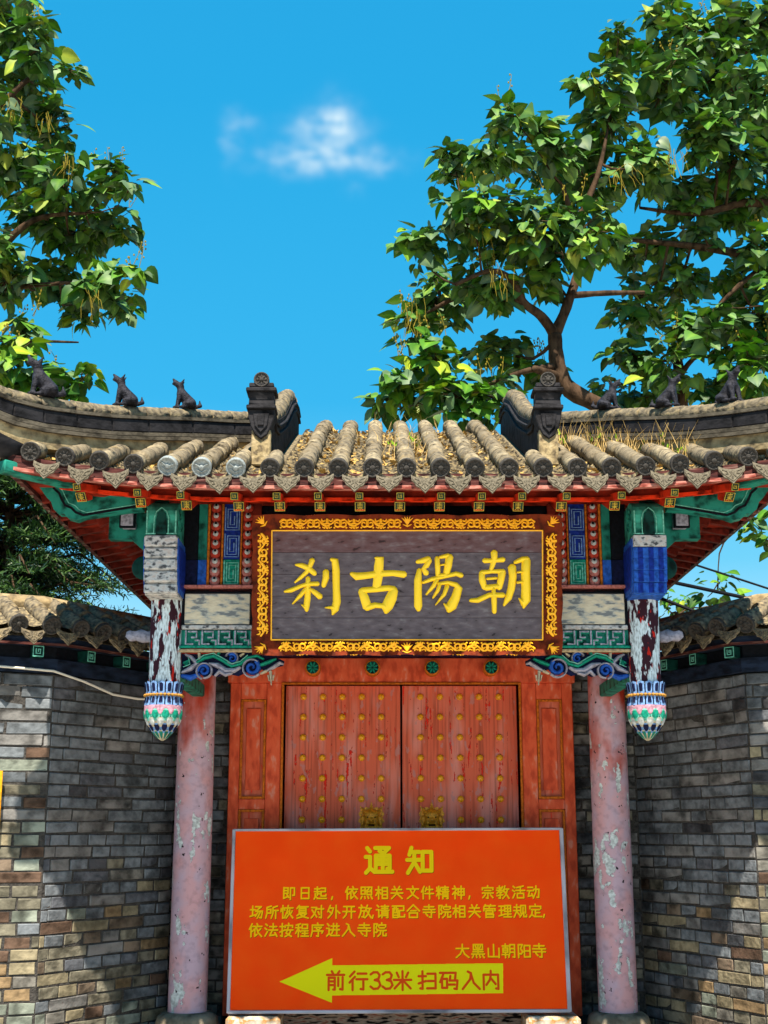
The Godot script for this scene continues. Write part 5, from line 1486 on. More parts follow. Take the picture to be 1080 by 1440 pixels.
	for d in ([-.40, -.10, .18, .45, .72] if s < 0 else [-.25, .05, .33, .60]):
		var pl: Vector2 = (K + (I - K).normalized() * d) if d > 0 else (K + (O - K).normalized() * -d)
		var nn := n1 if d > .12 else (n2 if d < -.05 else (n1 + n2).normalized())
		var ps := pl + nn * .045
		var fwd := V(nn.x, 0, nn.y)
		part(w, "rafter_end", sq, Transform3D(Basis(Vector3.UP.cross(fwd), Vector3.UP, fwd), V(ps.x, Y + 1.978, ps.y)))
	# ridge of the coping
	b = B.new(true)
	var rl: Array = line.call(-.165, Y + 2.255)
	b.tube([rl[0], rl[1], rl[2]], [.05], 10)
	part(w, "coping_ridge", b.mesh(M["plaster"]))

# ---------------------------------------------------------------- plaque and banner
func build_plaque():
	var pq := node(self, "name_plaque")
	var bot := V(.008, 1.896, 1.25); var top := V(.010, 2.542, 1.378)
	var up := (top - bot).normalized()
	pq.transform = Transform3D(Basis(V(1, 0, 0), up, V(1, 0, 0).cross(up)), bot)
	tag(pq, "dark wooden name plaque with four raised gold characters in a gilt scroll frame", "plaque")
	var W := .73; var H := .659
	var ix := .640; var iy0 := .070; var iy1 := .585
	# planks of the field
	var n := 5
	for i in n:
		var y0 := lerpf(iy0, iy1, float(i) / n); var y1 := lerpf(iy0, iy1, float(i + 1) / n)
		var b := B.new(); b.bx(V(0, (y0 + y1) / 2, .0), V(2 * ix, y1 - y0 - .0012, .02), .0014)
		part(pq, "plank", b.mesh(M["board_maroon"] if i == 4 else M["board_purple"]))
	# frame: four mitred sides sloping forward to a scalloped edge
	var fr := B.new()
	var sides := [[V(-W, 0, 0), V(W, 0, 0), V(-ix, iy0, 0), V(ix, iy0, 0), V(0, -1, 0), 6], [V(W, 0, 0), V(W, H, 0), V(ix, iy0, 0), V(ix, iy1, 0), V(1, 0, 0), 4], [V(W, H, 0), V(-W, H, 0), V(ix, iy1, 0), V(-ix, iy1, 0), V(0, 1, 0), 6], [V(-W, H, 0), V(-W, 0, 0), V(-ix, iy1, 0), V(-ix, iy0, 0), V(-1, 0, 0), 4]]
	for sd in sides:
		var m: int = sd[5] * 8
		for i in m:
			var f := func(k: float) -> Array:
				var sc: float = .007 * absf(sin(PI * k * sd[5])) - .004
				var o: Vector3 = (sd[0] as Vector3).lerp(sd[1], k) + sd[4] * sc
				var inn: Vector3 = (sd[2] as Vector3).lerp(sd[3], k)
				return [o + V(0, 0, .038), inn + V(0, 0, .012), o + V(0, 0, -.012)]
			var a: Array = f.call(float(i) / m); var c: Array = f.call(float(i + 1) / m)
			fr.quad(a[0], c[0], c[1], a[1])
			fr.quad(a[2], c[2], c[0], a[0])
	var frame := part(pq, "frame", fr.mesh(M["frame_maroon"]))
	var bk := B.new(); bk.bx(V(0, H / 2, -.022), V(2 * W - .03, H - .03, .018)); part(pq, "back_board", bk.mesh(M["frame_maroon"]))
	var ln := B.new()
	for q in [[V(-ix, iy0, 0), V(ix, iy0, 0)], [V(-ix, iy1, 0), V(ix, iy1, 0)], [V(-ix, iy0, 0), V(-ix, iy1, 0)], [V(ix, iy0, 0), V(ix, iy1, 0)]]:
		var a: Vector3 = q[0]; var c: Vector3 = q[1]
		ln.stroke([V(a.x, a.y, .0065), V(c.x, c.y, .0065)], at(0, 0, .0115), .005, 1)
	part(pq, "gilt_line", ln.mesh(M["gold_paint"]))
	# gilded vine along each side
	var vine := func(a: Vector3, c: Vector3, wd: float, waves: int, out: Vector3, dz: float):
		var b := B.new()
		var e := (c - a).normalized(); var L := a.distance_to(c)
		var nrm := out.normalized()
		var xf := Transform3D(Basis(e, nrm, e.cross(nrm)), a)
		if xf.basis.z.z < 0:
			xf = Transform3D(Basis(-e, nrm, (-e).cross(nrm)), c)
		xf.basis = xf.basis * Basis(Vector3.RIGHT, dz)
		var main := []
		for i in waves * 10 + 1:
			var k := float(i) / (waves * 10)
			main.append(V(k * L, sin(k * waves * PI) * wd * .26, .011 + .004 * sin(k * waves * TAU)))
		b.stroke(main, xf, .005)
		var j := 0
		for i in waves:
			var cx := (i + .5) * L / waves
			var sg := 1.0 if i % 2 == 0 else -1.0
			var hw := L / waves
			for side in [-1, 1]:
				j += 1
				var c0 := Vector2(cx + side * hw * .24, -sg * wd * .14)
				b.stroke(spiral(c0, wd * .30, wd * .07, (PI * .5 if sg > 0 else -PI * .5), side * 1.15 * sg, .0115, .007, 12), xf, .0048 + .0002 * (j % 5))
				b.stroke([V(cx + side * hw * .1, sg * wd * .26, .008), V(cx + side * hw * .2, sg * wd * .42, .010), V(cx + side * hw * .34, sg * wd * .36, .005)], xf, .0044)
				b.stroke([V(cx + side * hw * .46, -sg * wd * .40, .010), V(cx + side * hw * .44, -sg * wd * .38, .010)], xf, .0042)
			b.stroke([V(cx - hw * .04, sg * wd * .24, .011), V(cx, sg * wd * .40, .013), V(cx + hw * .05, sg * wd * .46, .006)], xf, .0053)
		part(frame, "gilt_vine", b.mesh(M["gold_paint"]))
	var hz := .031
	vine.call(V(-.60, .030, hz), V(-.03, .030, hz), .074, 9, V(0, 1, 0), .34); vine.call(V(.03, .030, hz), V(.60, .030, hz), .074, 9, V(0, 1, 0), .34)
	vine.call(V(-.60, .626, hz), V(-.03, .626, hz), .074, 9, V(0, 1, 0), -.34); vine.call(V(.03, .626, hz), V(.60, .626, hz), .074, 9, V(0, 1, 0), -.34)
	vine.call(V(-.688, .09, hz), V(-.688, .57, hz), .08, 7, V(1, 0, 0), .30); vine.call(V(.688, .09, hz), V(.688, .57, hz), .08, 7, V(-1, 0, 0), .30)
	var cr := B.new()                                        # flames at the corners and middles
	for q in [[-.685, .626, .7], [.685, .626, -.7], [-.685, .032, 2.3], [.685, .032, -2.3], [0, .626, 0], [0, .030, 0]]:
		var xf := Transform3D(Basis(Vector3.BACK, q[2]), V(q[0], q[1], .030))
		for i in 5:
			var a := -.9 + i * .45
			cr.stroke([V(0, -.012, .008), V(sin(a) * .014, cos(a) * .010, .009), V(sin(a) * .034, cos(a) * .03, .003)], xf, .006 + .0003 * i)
		cr.stroke([V(-.02, -.012, .004), V(0, -.02, .009), V(.02, -.012, .004)], xf, .0064)
	part(frame, "gilt_flame", cr.mesh(M["gold_paint"]))
	# characters: strokes as (x, y, width)
	var chars := [
		[0, [[240,110,40,225,150,34,190,215,30,140,260,26,95,298,14],[100,150,16,150,155,36,210,180,40,262,225,36],[205,262,34,205,330,34,202,430,44,192,500,44,195,535,26],[188,515,24,152,485,10],[10,375,20,60,365,34,150,328,28,200,312,30,288,310,34],[190,350,30,140,410,30,75,480,10],[215,350,20,260,380,36,308,420,42],[355,205,44,355,260,46,335,328,34],[400,105,28,430,112,50,440,200,52,443,350,50,448,460,56,432,525,54,412,568,16],[430,510,36,350,510,10]]],
		[0, [[570,225,30,610,248,54,700,240,48,800,225,46,920,220,42,1015,232,48],[772,92,20,805,98,66,800,160,66,795,250,64,780,350,58],[655,368,50,680,430,62,705,508,64],[660,365,40,780,356,42,880,346,40,930,360,50],[928,362,60,905,430,78,872,500,80,862,545,40],[700,512,46,770,490,40,830,496,36,860,512,60]]],
		[1, [[72,125,28,120,115,38,170,100,42],[175,112,40,150,160,38,125,185,34,150,222,42],[90,192,32,80,280,54,80,400,54,82,500,56,85,528,36],[240,92,34,245,160,38,248,245,34],[265,86,24,335,72,34],[345,82,54,335,150,52,320,225,48],[272,152,14,312,145,14],[250,242,28,330,232,28],[122,300,22,200,270,32,300,250,28,400,225,34,445,240,38],[240,275,32,210,330,30,150,400,16],[250,310,22,330,300,28,400,320,38,420,345,58,395,430,64,360,500,74,338,535,40],[340,520,44,298,477,12],[265,310,28,245,370,28,205,430,14],[325,330,34,300,400,28,228,488,10]]],
		[1, [[637,115,38,715,115,28,798,106,38],[720,45,48,722,100,44,705,160,34,690,200,24],[615,216,38,620,280,48,640,345,38],[615,215,34,700,206,28,800,205,34],[787,212,54,777,280,48,762,345,42],[662,268,20,738,262,20],[650,345,42,760,330,38],[522,450,28,580,450,38,680,405,34,798,406,38],[715,340,24,720,430,40,722,548,34],[870,167,58,878,250,54,865,350,52,840,430,48,802,492,18],[895,130,28,960,102,38,1000,102,42],[990,112,62,985,220,64,988,350,64,985,450,68,966,512,18],[970,480,44,928,432,10],[918,214,18,962,208,18],[915,300,20,960,292,20]]]]
	var i := 0
	for ch in chars:
		var b := B.new(true)
		var j := 0
		for st in ch[1]:
			var pts := []
			for k in range(0, st.size(), 3):
				var sx: float = (400.0 if ch[0] == 0 else 575.0) + st[k] / 6.0
				var sy: float = 770.0 + st[k + 1] / 6.0
				pts.append(V((sx - 573.0) / 433.0 * 1.46, (921.0 - sy) / 196.0 * H, st[k + 2] * .00069))
			b.stroke(pts, at(0, 0, .0098), .011 + .0007 * j)
			j += 1
		part(pq, "gold_character", b.mesh(M["gold"]))
		i += 1
func build_banner():
	var bn := node(self, "notice_banner")
	var bot := V(-.022, .158, .115); var top := V(-.026, 1.094, .015)
	var up := (top - bot).normalized()
	bn.transform = Transform3D(Basis(V(1, 0, 0).rotated(V(0, 0, 1), .004), up, V(1, 0, 0).cross(up)).orthonormalized(), bot)
	tag(bn, "orange red notice board with yellow printed writing and left arrow leaning at the door", "notice board")
	var H := bot.distance_to(top)
	var W := .896
	var n := fnl(2.2, 3, 4)
	var b := B.new(true)
	var nx := 60; var ny := 32
	var f := func(i: int, j: int) -> Array:
		var u := float(i) / nx; var v := float(j) / ny
		var x := lerpf(-W + .012, W - .012, u); var y := lerpf(.014, H - .008, v)
		var edge := minf(minf(u, 1 - u), minf(v, 1 - v))
		return [V(x, y, .032 + (.007 * n.get_noise_2d(x, y) + .004 * n.get_noise_2d(x * 3.0 + 5.0, y * .8)) * clampf(edge * 16, 0, 1)), Vector2(u, 1 - v)]
	for i in nx:
		for j in ny:
			var a: Array = f.call(i, j); var c: Array = f.call(i + 1, j); var d: Array = f.call(i + 1, j + 1); var e: Array = f.call(i, j + 1)
			b.tuv(a[0], a[1], c[0], c[1], d[0], d[1]); b.tuv(a[0], a[1], d[0], d[1], e[0], e[1])
	part(bn, "printed_sheet", b.mesh(image_mat("banner", banner_image(), .7)))
	b = B.new(); b.bx(V(0, H / 2, 0), V(2 * W - .02, H - .02, .024)); part(bn, "board", b.mesh(M["banner_frame"]))
	for q in [[0, .006, 2 * W, .018], [0, H - .004, 2 * W, .014], [-W + .004, H / 2, .018, H], [W - .004, H / 2, .022, H]]:
		b = B.new(); b.bx(V(q[0], q[1], .012 + (.0015 if q[2] < 1 else 0.0)), V(q[2], q[3], .05), .003); part(bn, "frame_strip", b.mesh(M["banner_frame"]))

# ---------------------------------------------------------------- trees
func leaf_mesh(b: B, xf: Transform3D, l: float, w: float, droop: float, fold: float, c: Color):
	var mid := [Vector2(0, 0), Vector2(.14, 0), Vector2(.32, 0), Vector2(.52, 0), Vector2(.74, 0), Vector2(1, 0)]
	var rim := [Vector2(-.05, .16), Vector2(.02, .40), Vector2(.2, .52), Vector2(.46, .47), Vector2(.74, .25), Vector2(1, .01)]
	var rib := Color(minf(c.r * 1.5 + .02, 1), minf(c.g * 1.35 + .02, 1), c.b * 1.2)
	var T := func(p: Vector3, pc: Color, q: Vector3, qc: Color, r: Vector3, rc: Color):
		b.st.set_color(pc); b.st.add_vertex(p); b.st.set_color(rc); b.st.add_vertex(r); b.st.set_color(qc); b.st.add_vertex(q)
	var P := func(q: Vector2, s: float) -> Vector3: return xf * V(q.y * s * w, q.x * l, q.y * fold * w - droop * l * q.x * q.x)
	for s in [-1.0, 1.0]:
		for i in 5:
			var a: Vector3 = P.call(mid[i], s); var d: Vector3 = P.call(mid[i + 1], s); var e: Vector3 = P.call(rim[i], s); var g: Vector3 = P.call(rim[i + 1], s)
			var h1: Vector3 = P.call(mid[i].lerp(rim[i], .5) + Vector2(0, 0), s) + xf.basis.z * fold * w * .06; var h2: Vector3 = P.call(mid[i + 1].lerp(rim[i + 1], .5), s) + xf.basis.z * fold * w * .06
			if s > 0:
				T.call(a, rib, h1, c, h2, c); T.call(a, rib, h2, c, d, rib); T.call(h1, c, e, c, g, c); T.call(h1, c, g, c, h2, c)
			else:
				T.call(a, rib, h2, c, h1, c); T.call(a, rib, d, rib, h2, c); T.call(h1, c, g, c, e, c); T.call(h1, c, h2, c, g, c)
var leaf_cols := [Color(.045, .135, .014), Color(.065, .185, .018), Color(.026, .085, .014), Color(.12, .25, .02), Color(.23, .31, .024), Color(.08, .15, .07)]
func build_tree(called: String, label: String, limbs: Array, clumps: Array, ll: float, dens: float, sd: int, seeds: Array, group := "broadleaf trees behind the gate"):
	var rng := RandomNumberGenerator.new(); rng.seed = sd
	var root: Vector3 = limbs[0][0][0]
	var t := node(self, called, root)
	tag(t, label, "tree", group)
	var pts := []
	var i := 0
	for l in limbs:
		var b := B.new(true)
		var path := []
		var rad := []
		# smooth the limb
		var src: Array = l[0]
		for q in src.size() - 1:
			for k in 4:
				var a: Vector3 = src[maxi(q - 1, 0)]; var c: Vector3 = src[q]; var d: Vector3 = src[q + 1]; var e: Vector3 = src[mini(q + 2, src.size() - 1)]
				path.append(c.cubic_interpolate(d, a, e, k / 4.0) - root)
		path.append(src[src.size() - 1] - root)
		for q in path.size():
			rad.append(lerpf(l[1], l[2], float(q) / (path.size() - 1)) * (1.0 + rng.randf_range(-.08, .08)))
			if i > 0 or q > path.size() / 3: pts.append([path[q], rad[q]])
		b.tube(path, rad, 10)
		part(t, "trunk" if i == 0 else "branch", b.mesh(M["bark"]))
		i += 1
	var tw := B.new(true); var fol := B.new(true); var sdm := B.new()
	var leaves := []
	var has_seed := false
	for c in clumps:
		var ctr := V(c[0], c[1], c[2]) - root
		var best: Array = pts[0]
		for p in pts:
			var dd: Vector3 = p[0] - ctr
			if dd.length() + maxf(0, p[0].y - ctr.y) * .8 < ((best[0] as Vector3) - ctr).length() + maxf(0, best[0].y - ctr.y) * .8: best = p
		var from: Vector3 = best[0]
		var r: float = c[3]
		var m := from.lerp(ctr, .5) + V(rng.randf_range(-.1, .1), -.12 * from.distance_to(ctr), rng.randf_range(-.1, .1))
		var br := B.new(true)
		var r0 := minf(best[1] * .6, .012 + .012 * from.distance_to(ctr))
		br.tube([from, from.lerp(m, .5) + V(0, -.02, 0), m, m.lerp(ctr, .5) + V(0, .03, 0), ctr], [r0, r0 * .85, r0 * .7, r0 * .55, .006], 7)
		part(t, "branch", br.mesh(M["bark"]))
		var nt := maxi(5, int(dens * r * r))
		for q in nt:
			var d := V(rng.randfn(), rng.randfn(), rng.randfn()).normalized()
			var en := ctr + d * V(r, r * .9, r) * pow(rng.randf(), .36)
			if q % 2 == 0: tw.tube([ctr.lerp(m, rng.randf() * .3), ctr.lerp(en, .55) + V(0, .05 * r, 0), en], [.007, .005, .003], 4)
			var tone := rng.randf()
			for w in rng.randi_range(4, 7):
				var hor := V(rng.randfn(), 0, rng.randfn()).normalized()
				var dir := (hor * .8 + d * .3 + V(0, -.4 + rng.randf_range(-.7, .6), 0)).normalized()
				var p := en + hor * rng.randf_range(.02, .09) + V(0, rng.randf_range(-.05, .06), 0)
				var nr := (V(0, 1, 0) + V(rng.randfn(), rng.randfn(), rng.randfn()) * .42 + V(0, 0, .3)).normalized()
				var x := dir.cross(nr).normalized()
				var xf := Transform3D(Basis(x, dir, x.cross(dir)), p)
				var s := ll * rng.randf_range(.45, 1.3)
				var ci := 0
				var rr := rng.randf() * .5 + tone * .5
				ci = 2 if rr < .26 else (0 if rr < .46 else (5 if rr < .52 else (1 if rr < .68 else (3 if rr < .82 else 4))))
				leaves.append([xf, s, ci, rng.randi() % 3])
		if rng.randf() < .35:                                  # bare seed stalks
			has_seed = true
			for q in 3:
				var p := ctr + V(rng.randf_range(-.6, .6) * r, r * rng.randf_range(.5, .95), rng.randf_range(-.3, .6) * r)
				var tip := p + V(rng.randf_range(-.08, .08), rng.randf_range(.12, .3), 0)
				sdm.tube([p, p.lerp(tip, .5) + V(.01, 0, 0), tip], [.004, .003, .002], 4)
				for w in 5: sdm.ball(p.lerp(tip, .35 + w * .15) + V(rng.randf_range(-.03, .03), rng.randf_range(-.01, .01), rng.randf_range(-.03, .03)), V(.009, .013, .009), 5, 4)
	for c in seeds:
		has_seed = true                                            # drooping bunches of dry yellow stalks
		var ctr := V(c[0], c[1], c[2]) - root
		for q in 12:
			var p: Vector3 = ctr + V(rng.randfn(), rng.randfn(), rng.randfn()) * float(c[3]) * .35
			var tip: Vector3 = p + V(rng.randfn() * .05, -rng.randf_range(.1, .26), rng.randfn() * .05)
			sdm.tube([p, p.lerp(tip, .5) + V(rng.randfn() * .02, .02, 0), tip], [.0032, .0028, .0022], 4)
	# nearest leaves stand alone, the rest are one mass
	var cam := V(-.1, 1.08, 7.6) - root
	leaves.sort_custom(func(a, b): return (a[0].origin - cam).length() - a[1] * 2.0 < (b[0].origin - cam).length() - b[1] * 2.0)
	var single := {}
	for k in leaves.size():
		var l: Array = leaves[k]
		if k < 290:
			var key := "%d_%d" % [l[2], l[3]]
			if not single.has(key):
				var lb := B.new(true)
				leaf_mesh(lb, Transform3D(), 1.0, [.8, .95, .7][l[3]], [.16, .34, .04][l[3]], [.2, .1, .32][l[3]], leaf_cols[l[2]])
				single[key] = lb.mesh(M["leaf"])
			part(t, "leaf", single[key], Transform3D(l[0].basis * Basis.from_scale(Vector3.ONE * l[1]), l[0].origin))
		else:
			leaf_mesh(fol, l[0], l[1], l[1] * [.8, .95, .7][l[3]], [.16, .34, .04][l[3]], [.2, .1, .32][l[3]], leaf_cols[l[2]].lightened(rng.randf_range(0, .05)).darkened(rng.randf_range(0, .25)))
	if leaves.size() > 290: tag(part(t, "foliage", fol.mesh(M["leaf"])), "", "", "", "stuff")
	tag(part(t, "twigs", tw.mesh(M["twig"])), "", "", "", "stuff")
	if has_seed: tag(part(t, "seed_stalks", sdm.mesh(M["seed"])), "", "", "", "stuff")
	print(called, " leaves ", leaves.size())
# dark needle tree: sprays of short needles along drooping boughs
func build_conifer(called: String, label: String, base: Vector3, h: float, r: float, sd: int):
	var rng := RandomNumberGenerator.new(); rng.seed = sd
	var t := node(self, called, base)
	tag(t, label, "tree")
	var b := B.new(true); b.tube([V(0, 0, 0), V(.03, h * .5, 0), V(0, h, 0)], [.12, .08, .02], 8); part(t, "trunk", b.mesh(M["bark"]))
	var ndl := B.new()
	var lim := B.new(true)
	for i in 420:
		var y := h * (.45 + .55 * rng.randf())
		var a := rng.randf() * TAU
		var ln := r * sqrt(maxf(1.04 - y / h, .02)) * rng.randf_range(.55, 1.1) + .1
		var e := V(cos(a), 0, sin(a))
		var p0 := V(0, y, 0); var p1 := p0 + e * ln * .6 + V(0, ln * .1, 0); var p2 := p0 + e * ln + V(0, -ln * .12 + rng.randf_range(-.1, .15), 0)
		lim.tube([p0, p1, p2], [.016, .01, .004], 5)
		var n := int(26 * ln) + 12
		for k in n:
			var u := .25 + .75 * k / n
			var c := p0.lerp(p1, u).lerp(p1.lerp(p2, u), u)
			var sd2 := e.cross(Vector3.UP) * (1 if k % 2 else -1)
			var dir := (sd2 * rng.randf_range(.5, 1.0) + e * rng.randf_range(.3, .9) + V(0, rng.randf_range(-.35, .5), 0)).normalized()
			var sl := rng.randf_range(.09, .2)
			for w in 7:                                        # one spray
				var q := c + dir * sl * w / 7.0
				var nd := (dir + V(rng.randfn(), rng.randfn(), rng.randfn()) * .75).normalized() * rng.randf_range(.035, .07)
				var sx := nd.cross(V(rng.randfn(), 1, rng.randfn())).normalized() * .006
				ndl.st.set_color([Color(.02, .05, .016), Color(.035, .075, .02), Color(.06, .12, .025), Color(.014, .034, .016)][rng.randi() % 4])
				ndl.quad(q - sx, q + sx, q + nd + sx * .4, q + nd - sx * .4)
	tag(part(t, "branches", lim.mesh(M["bark"])), "", "", "", "stuff")
	tag(part(t, "foliage", ndl.mesh(M["leaf"])), "", "", "", "stuff")

func _ready():
	# camera
	var cam := Camera3D.new()
	cam.name = "camera"
	cam.position = V(-.1, 1.08, 7.6)
	cam.rotation_degrees = V(13.3584, 0, 0)
	cam.fov = 41.608
	cam.far = 900.0
	add_child(cam)
	cam.current = true
	# sky
	var env := Environment.new()
	env.background_mode = Environment.BG_SKY
	var sky := Sky.new()
	var pan := PanoramaSkyMaterial.new()
	pan.panorama = ImageTexture.create_from_image(sky_image())
	sky.sky_material = pan
	env.sky = sky
	env.background_energy_multiplier = .97
	env.tonemap_mode = Environment.TONE_MAPPER_LINEAR
	env.tonemap_exposure = 2.4
	env.sdfgi_enabled = true
	env.ssao_enabled = true
	env.ssil_enabled = true
	var we := WorldEnvironment.new()
	we.name = "environment"
	we.environment = env
	add_child(we)
	# high summer sun, behind the camera
	var sun := DirectionalLight3D.new()
	sun.name = "sun"
	sun.light_energy = 1.55
	sun.light_color = rgb(255, 244, 226)
	sun.light_angular_distance = .5
	sun.shadow_enabled = true
	add_child(sun)
	sun.look_at_from_position(V(0.0, 9.0, 5.75), V(0, 0, 0))
	make_materials()
	print("materials ", Time.get_ticks_msec())
	# ground and steps
	var b := B.new()
	b.quad(V(-400, -.5, 60), V(400, -.5, 60), V(400, -.5, -400), V(-400, -.5, -400))
	tag(part(self, "ground", b.mesh(M["earth"])), "", "", "", "structure")
	b = B.new(); b.bx(V(0, -.25, 6.2), V(16, .492, 9.0)); 
	b = B.new()
	b.quad(V(-14, -.496, 26), V(14, -.496, 26), V(14, -.496, 1.4), V(-14, -.496, 1.4))
	tag(part(self, "courtyard", b.mesh(M["paving"])), "", "", "", "structure")
	b = B.new(); b.bx(V(0, -.255, -.35), V(3.4, .49, 2.6), .01)
	b.bx(V(0, -.335, 1.12), V(3.0, .33, .33), .01); b.bx(V(0, -.418, 1.45), V(3.0, .16, .33), .01)
	tag(part(self, "platform", b.mesh(M["stone"])), "", "", "", "structure")
	# gate
	var gate := node(self, "temple_gate")
	tag(gate, "painted temple gate with grey tiled roof, hanging lotus posts and red studded door", "gate")
	build_roof(gate)
	print("roof ", Time.get_ticks_msec())
	build_rafters(gate)
	for s in [-1, 1]: build_hanging_post(gate, s)
	build_front_beams(gate)
	build_columns(gate)
	build_door(gate)
	print("gate ", Time.get_ticks_msec())
	build_wall("brick_wall", "grey brick wing wall left of the gate with white cable along its eave", [Vector2(-1.293, -.196), Vector2(-1.806, .63), Vector2(-2.72, 1.04)], 61)
	build_wall("brick_wall_001", "grey brick wing wall right of the gate below the black wires", [Vector2(1.325, -.344), Vector2(1.751, .69), Vector2(2.66, 1.10)], 71)
	build_plaque()
	build_banner()
	print("walls, plaque, banner ", Time.get_ticks_msec())
	# corner beams under the eaves
	for s in [-1, 1]:
		b = B.new(); var xf := aim(V(s * 1.2, 2.66, 1.1), V(s * 1.83, 2.682, 1.75)); b.box(Transform3D(Basis(), V(0, 0, .44)), V(.07, .055, .92), .006)
		var cb := part(gate, "corner_beam", b.mesh(M["teal"]), xf)
	# cables
	b = B.new(true)
	var cp := []
	for q in [[-2.5, 1.90, .98], [-2.06, 1.893, .79], [-1.82, 1.885, .655], [-1.70, 1.85, .49], [-1.58, 1.80, .30], [-1.47, 1.79, .16], [-1.36, 1.80, .02], [-1.24, 1.81, -.1]]: cp.append(V(q[0] + .022, q[1], q[2] + .02))
	b.tube(cp, [.0065], 7)
	tag(part(self, "white_cable", b.mesh(M["white_cable"])), "thin white cable sagging along the top of the left brick wall", "cable")
	var wires := [[V(1.35, 3.24, -2.00), V(5.72, 1.80, -2.00), 0.008], [V(1.34, 2.98, -2.00), V(5.75, 2.05, -2.00), 0.014], [V(1.27, 2.84, -1.50), V(3.30, 2.08, -1.50), 0.012]]
	var wl := ["thin upper black wire crossing the sky right of the gate", "thick middle black cable crossing the sky right of the gate", "lowest black wire slanting down behind the right wall"]
	for i in wires.size():
		b = B.new(true)
		var w: Array = wires[i]
		b.tube([w[0], (w[0] + w[1]) / 2 + V(0, -.02, 0), w[1]], [w[2]], 6)
		tag(part(self, "wire" if i == 0 else "wire_%03d" % i, b.mesh(M["black_cable"])), wl[i], "wire", "wires right of the gate")
	# edge of a yellow board fixed to the left wall
	b = B.new(); b.bx(V(0, 0, 0), V(.30, .30, .012), .003)
	var e2 := (Vector2(-2.72, 1.04) - Vector2(-1.806, .63)).normalized()
	var yb := part(self, "yellow_board", b.mesh(M["yellow_sign"]), Transform3D(Basis(V(-e2.x, 0, -e2.y), Vector3.UP, V(-e2.x, 0, -e2.y).cross(Vector3.UP)), V(-2.135, 1.227, 0.830)))
	tag(yb, "yellow board on the left wall, cut off by the picture edge", "board")
	# trees
	build_tree("paulownia_tree", "leaning broad-leaved tree with bare brown trunk above the right roof ridge", [[[V(1.90, -0.50, -5.10), V(1.95, 1.50, -5.00), V(2.21, 4.05, -4.90), V(2.25, 4.65, -4.80), V(2.02, 4.95, -4.60), V(1.67, 5.17, -4.60), V(1.56, 5.41, -4.60), V(1.54, 5.73, -4.60)], 0.105, 0.070], [[V(1.54, 5.73, -4.60), V(1.40, 5.88, -4.50), V(1.21, 5.94, -4.30), V(1.11, 6.11, -4.20), V(0.89, 6.17, -4.10), V(0.56, 5.99, -4.00)], 0.055, 0.018], [[V(1.54, 5.73, -4.60), V(1.68, 6.06, -4.70), V(1.83, 6.55, -4.80), V(1.78, 6.89, -4.70), V(1.66, 7.30, -4.60)], 0.060, 0.020], [[V(1.21, 5.94, -4.30), V(0.92, 6.05, -4.40), V(0.59, 6.10, -4.60), V(0.32, 5.99, -4.70)], 0.045, 0.015], [[V(1.83, 6.55, -4.80), V(1.50, 6.62, -4.60), V(1.13, 6.67, -4.40), V(0.85, 6.85, -4.30)], 0.040, 0.015], [[V(1.70, 6.17, -4.70), V(2.10, 6.32, -5.00), V(2.54, 6.41, -5.20)], 0.035, 0.020], [[V(1.56, 5.41, -4.60), V(1.27, 5.30, -4.40), V(0.96, 5.16, -4.30), V(0.62, 4.96, -4.20)], 0.035, 0.012], [[V(1.78, 6.89, -4.70), V(2.04, 7.48, -4.80), V(2.19, 8.08, -4.90)], 0.040, 0.012], [[V(1.58, 5.30, -4.60), V(1.37, 5.29, -4.40), V(1.30, 5.28, -4.30)], 0.045, 0.030], [[V(1.93, 0.30, -5.10), V(2.15, 1.80, -5.50), V(2.53, 3.74, -5.80), V(2.83, 4.61, -6.00), V(3.03, 5.31, -6.00), V(3.04, 5.79, -6.00), V(3.01, 6.11, -6.00)], 0.100, 0.050], [[V(3.04, 5.79, -6.00), V(3.25, 5.99, -5.90), V(3.63, 5.79, -5.80)], 0.035, 0.012]], [[1.13, 7.76, -4.12, 0.20], [1.02, 7.34, -4.18, 0.30], [0.63, 7.72, -5.04, 0.24], [1.55, 7.69, -4.54, 0.32], [2.18, 8.60, -4.96, 0.28], [2.27, 8.21, -5.12, 0.34], [1.97, 7.66, -5.23, 0.42], [2.53, 7.69, -5.06, 0.33], [0.70, 6.62, -3.92, 0.32], [0.24, 6.41, -4.07, 0.22], [1.27, 6.65, -4.11, 0.37], [1.74, 6.58, -4.12, 0.34], [0.47, 6.34, -5.09, 0.33], [0.18, 5.89, -4.90, 0.21], [0.92, 6.20, -4.40, 0.33], [0.03, 5.17, -4.23, 0.21], [0.37, 5.25, -4.03, 0.23], [0.57, 4.89, -3.99, 0.27], [1.05, 5.72, -5.26, 0.30], [-0.07, 5.03, -4.43, 0.15], [0.95, 4.96, -4.33, 0.26], [1.45, 6.35, -4.59, 0.26], [1.46, 5.55, -5.12, 0.19], [0.24, 5.03, -4.64, 0.19], [2.41, 9.29, -5.26, 0.20], [3.29, 6.10, -5.55, 0.32], [2.84, 5.77, -5.61, 0.31], [2.49, 6.01, -5.86, 0.24], [2.62, 5.57, -6.06, 0.22]], .16, 330, 11, [[0.85, 6.51, -3.90, 0.22], [0.94, 6.09, -3.90, 0.22], [2.16, 7.12, -3.90, 0.20], [2.60, 7.27, -3.90, 0.18], [0.19, 5.67, -3.90, 0.12]])
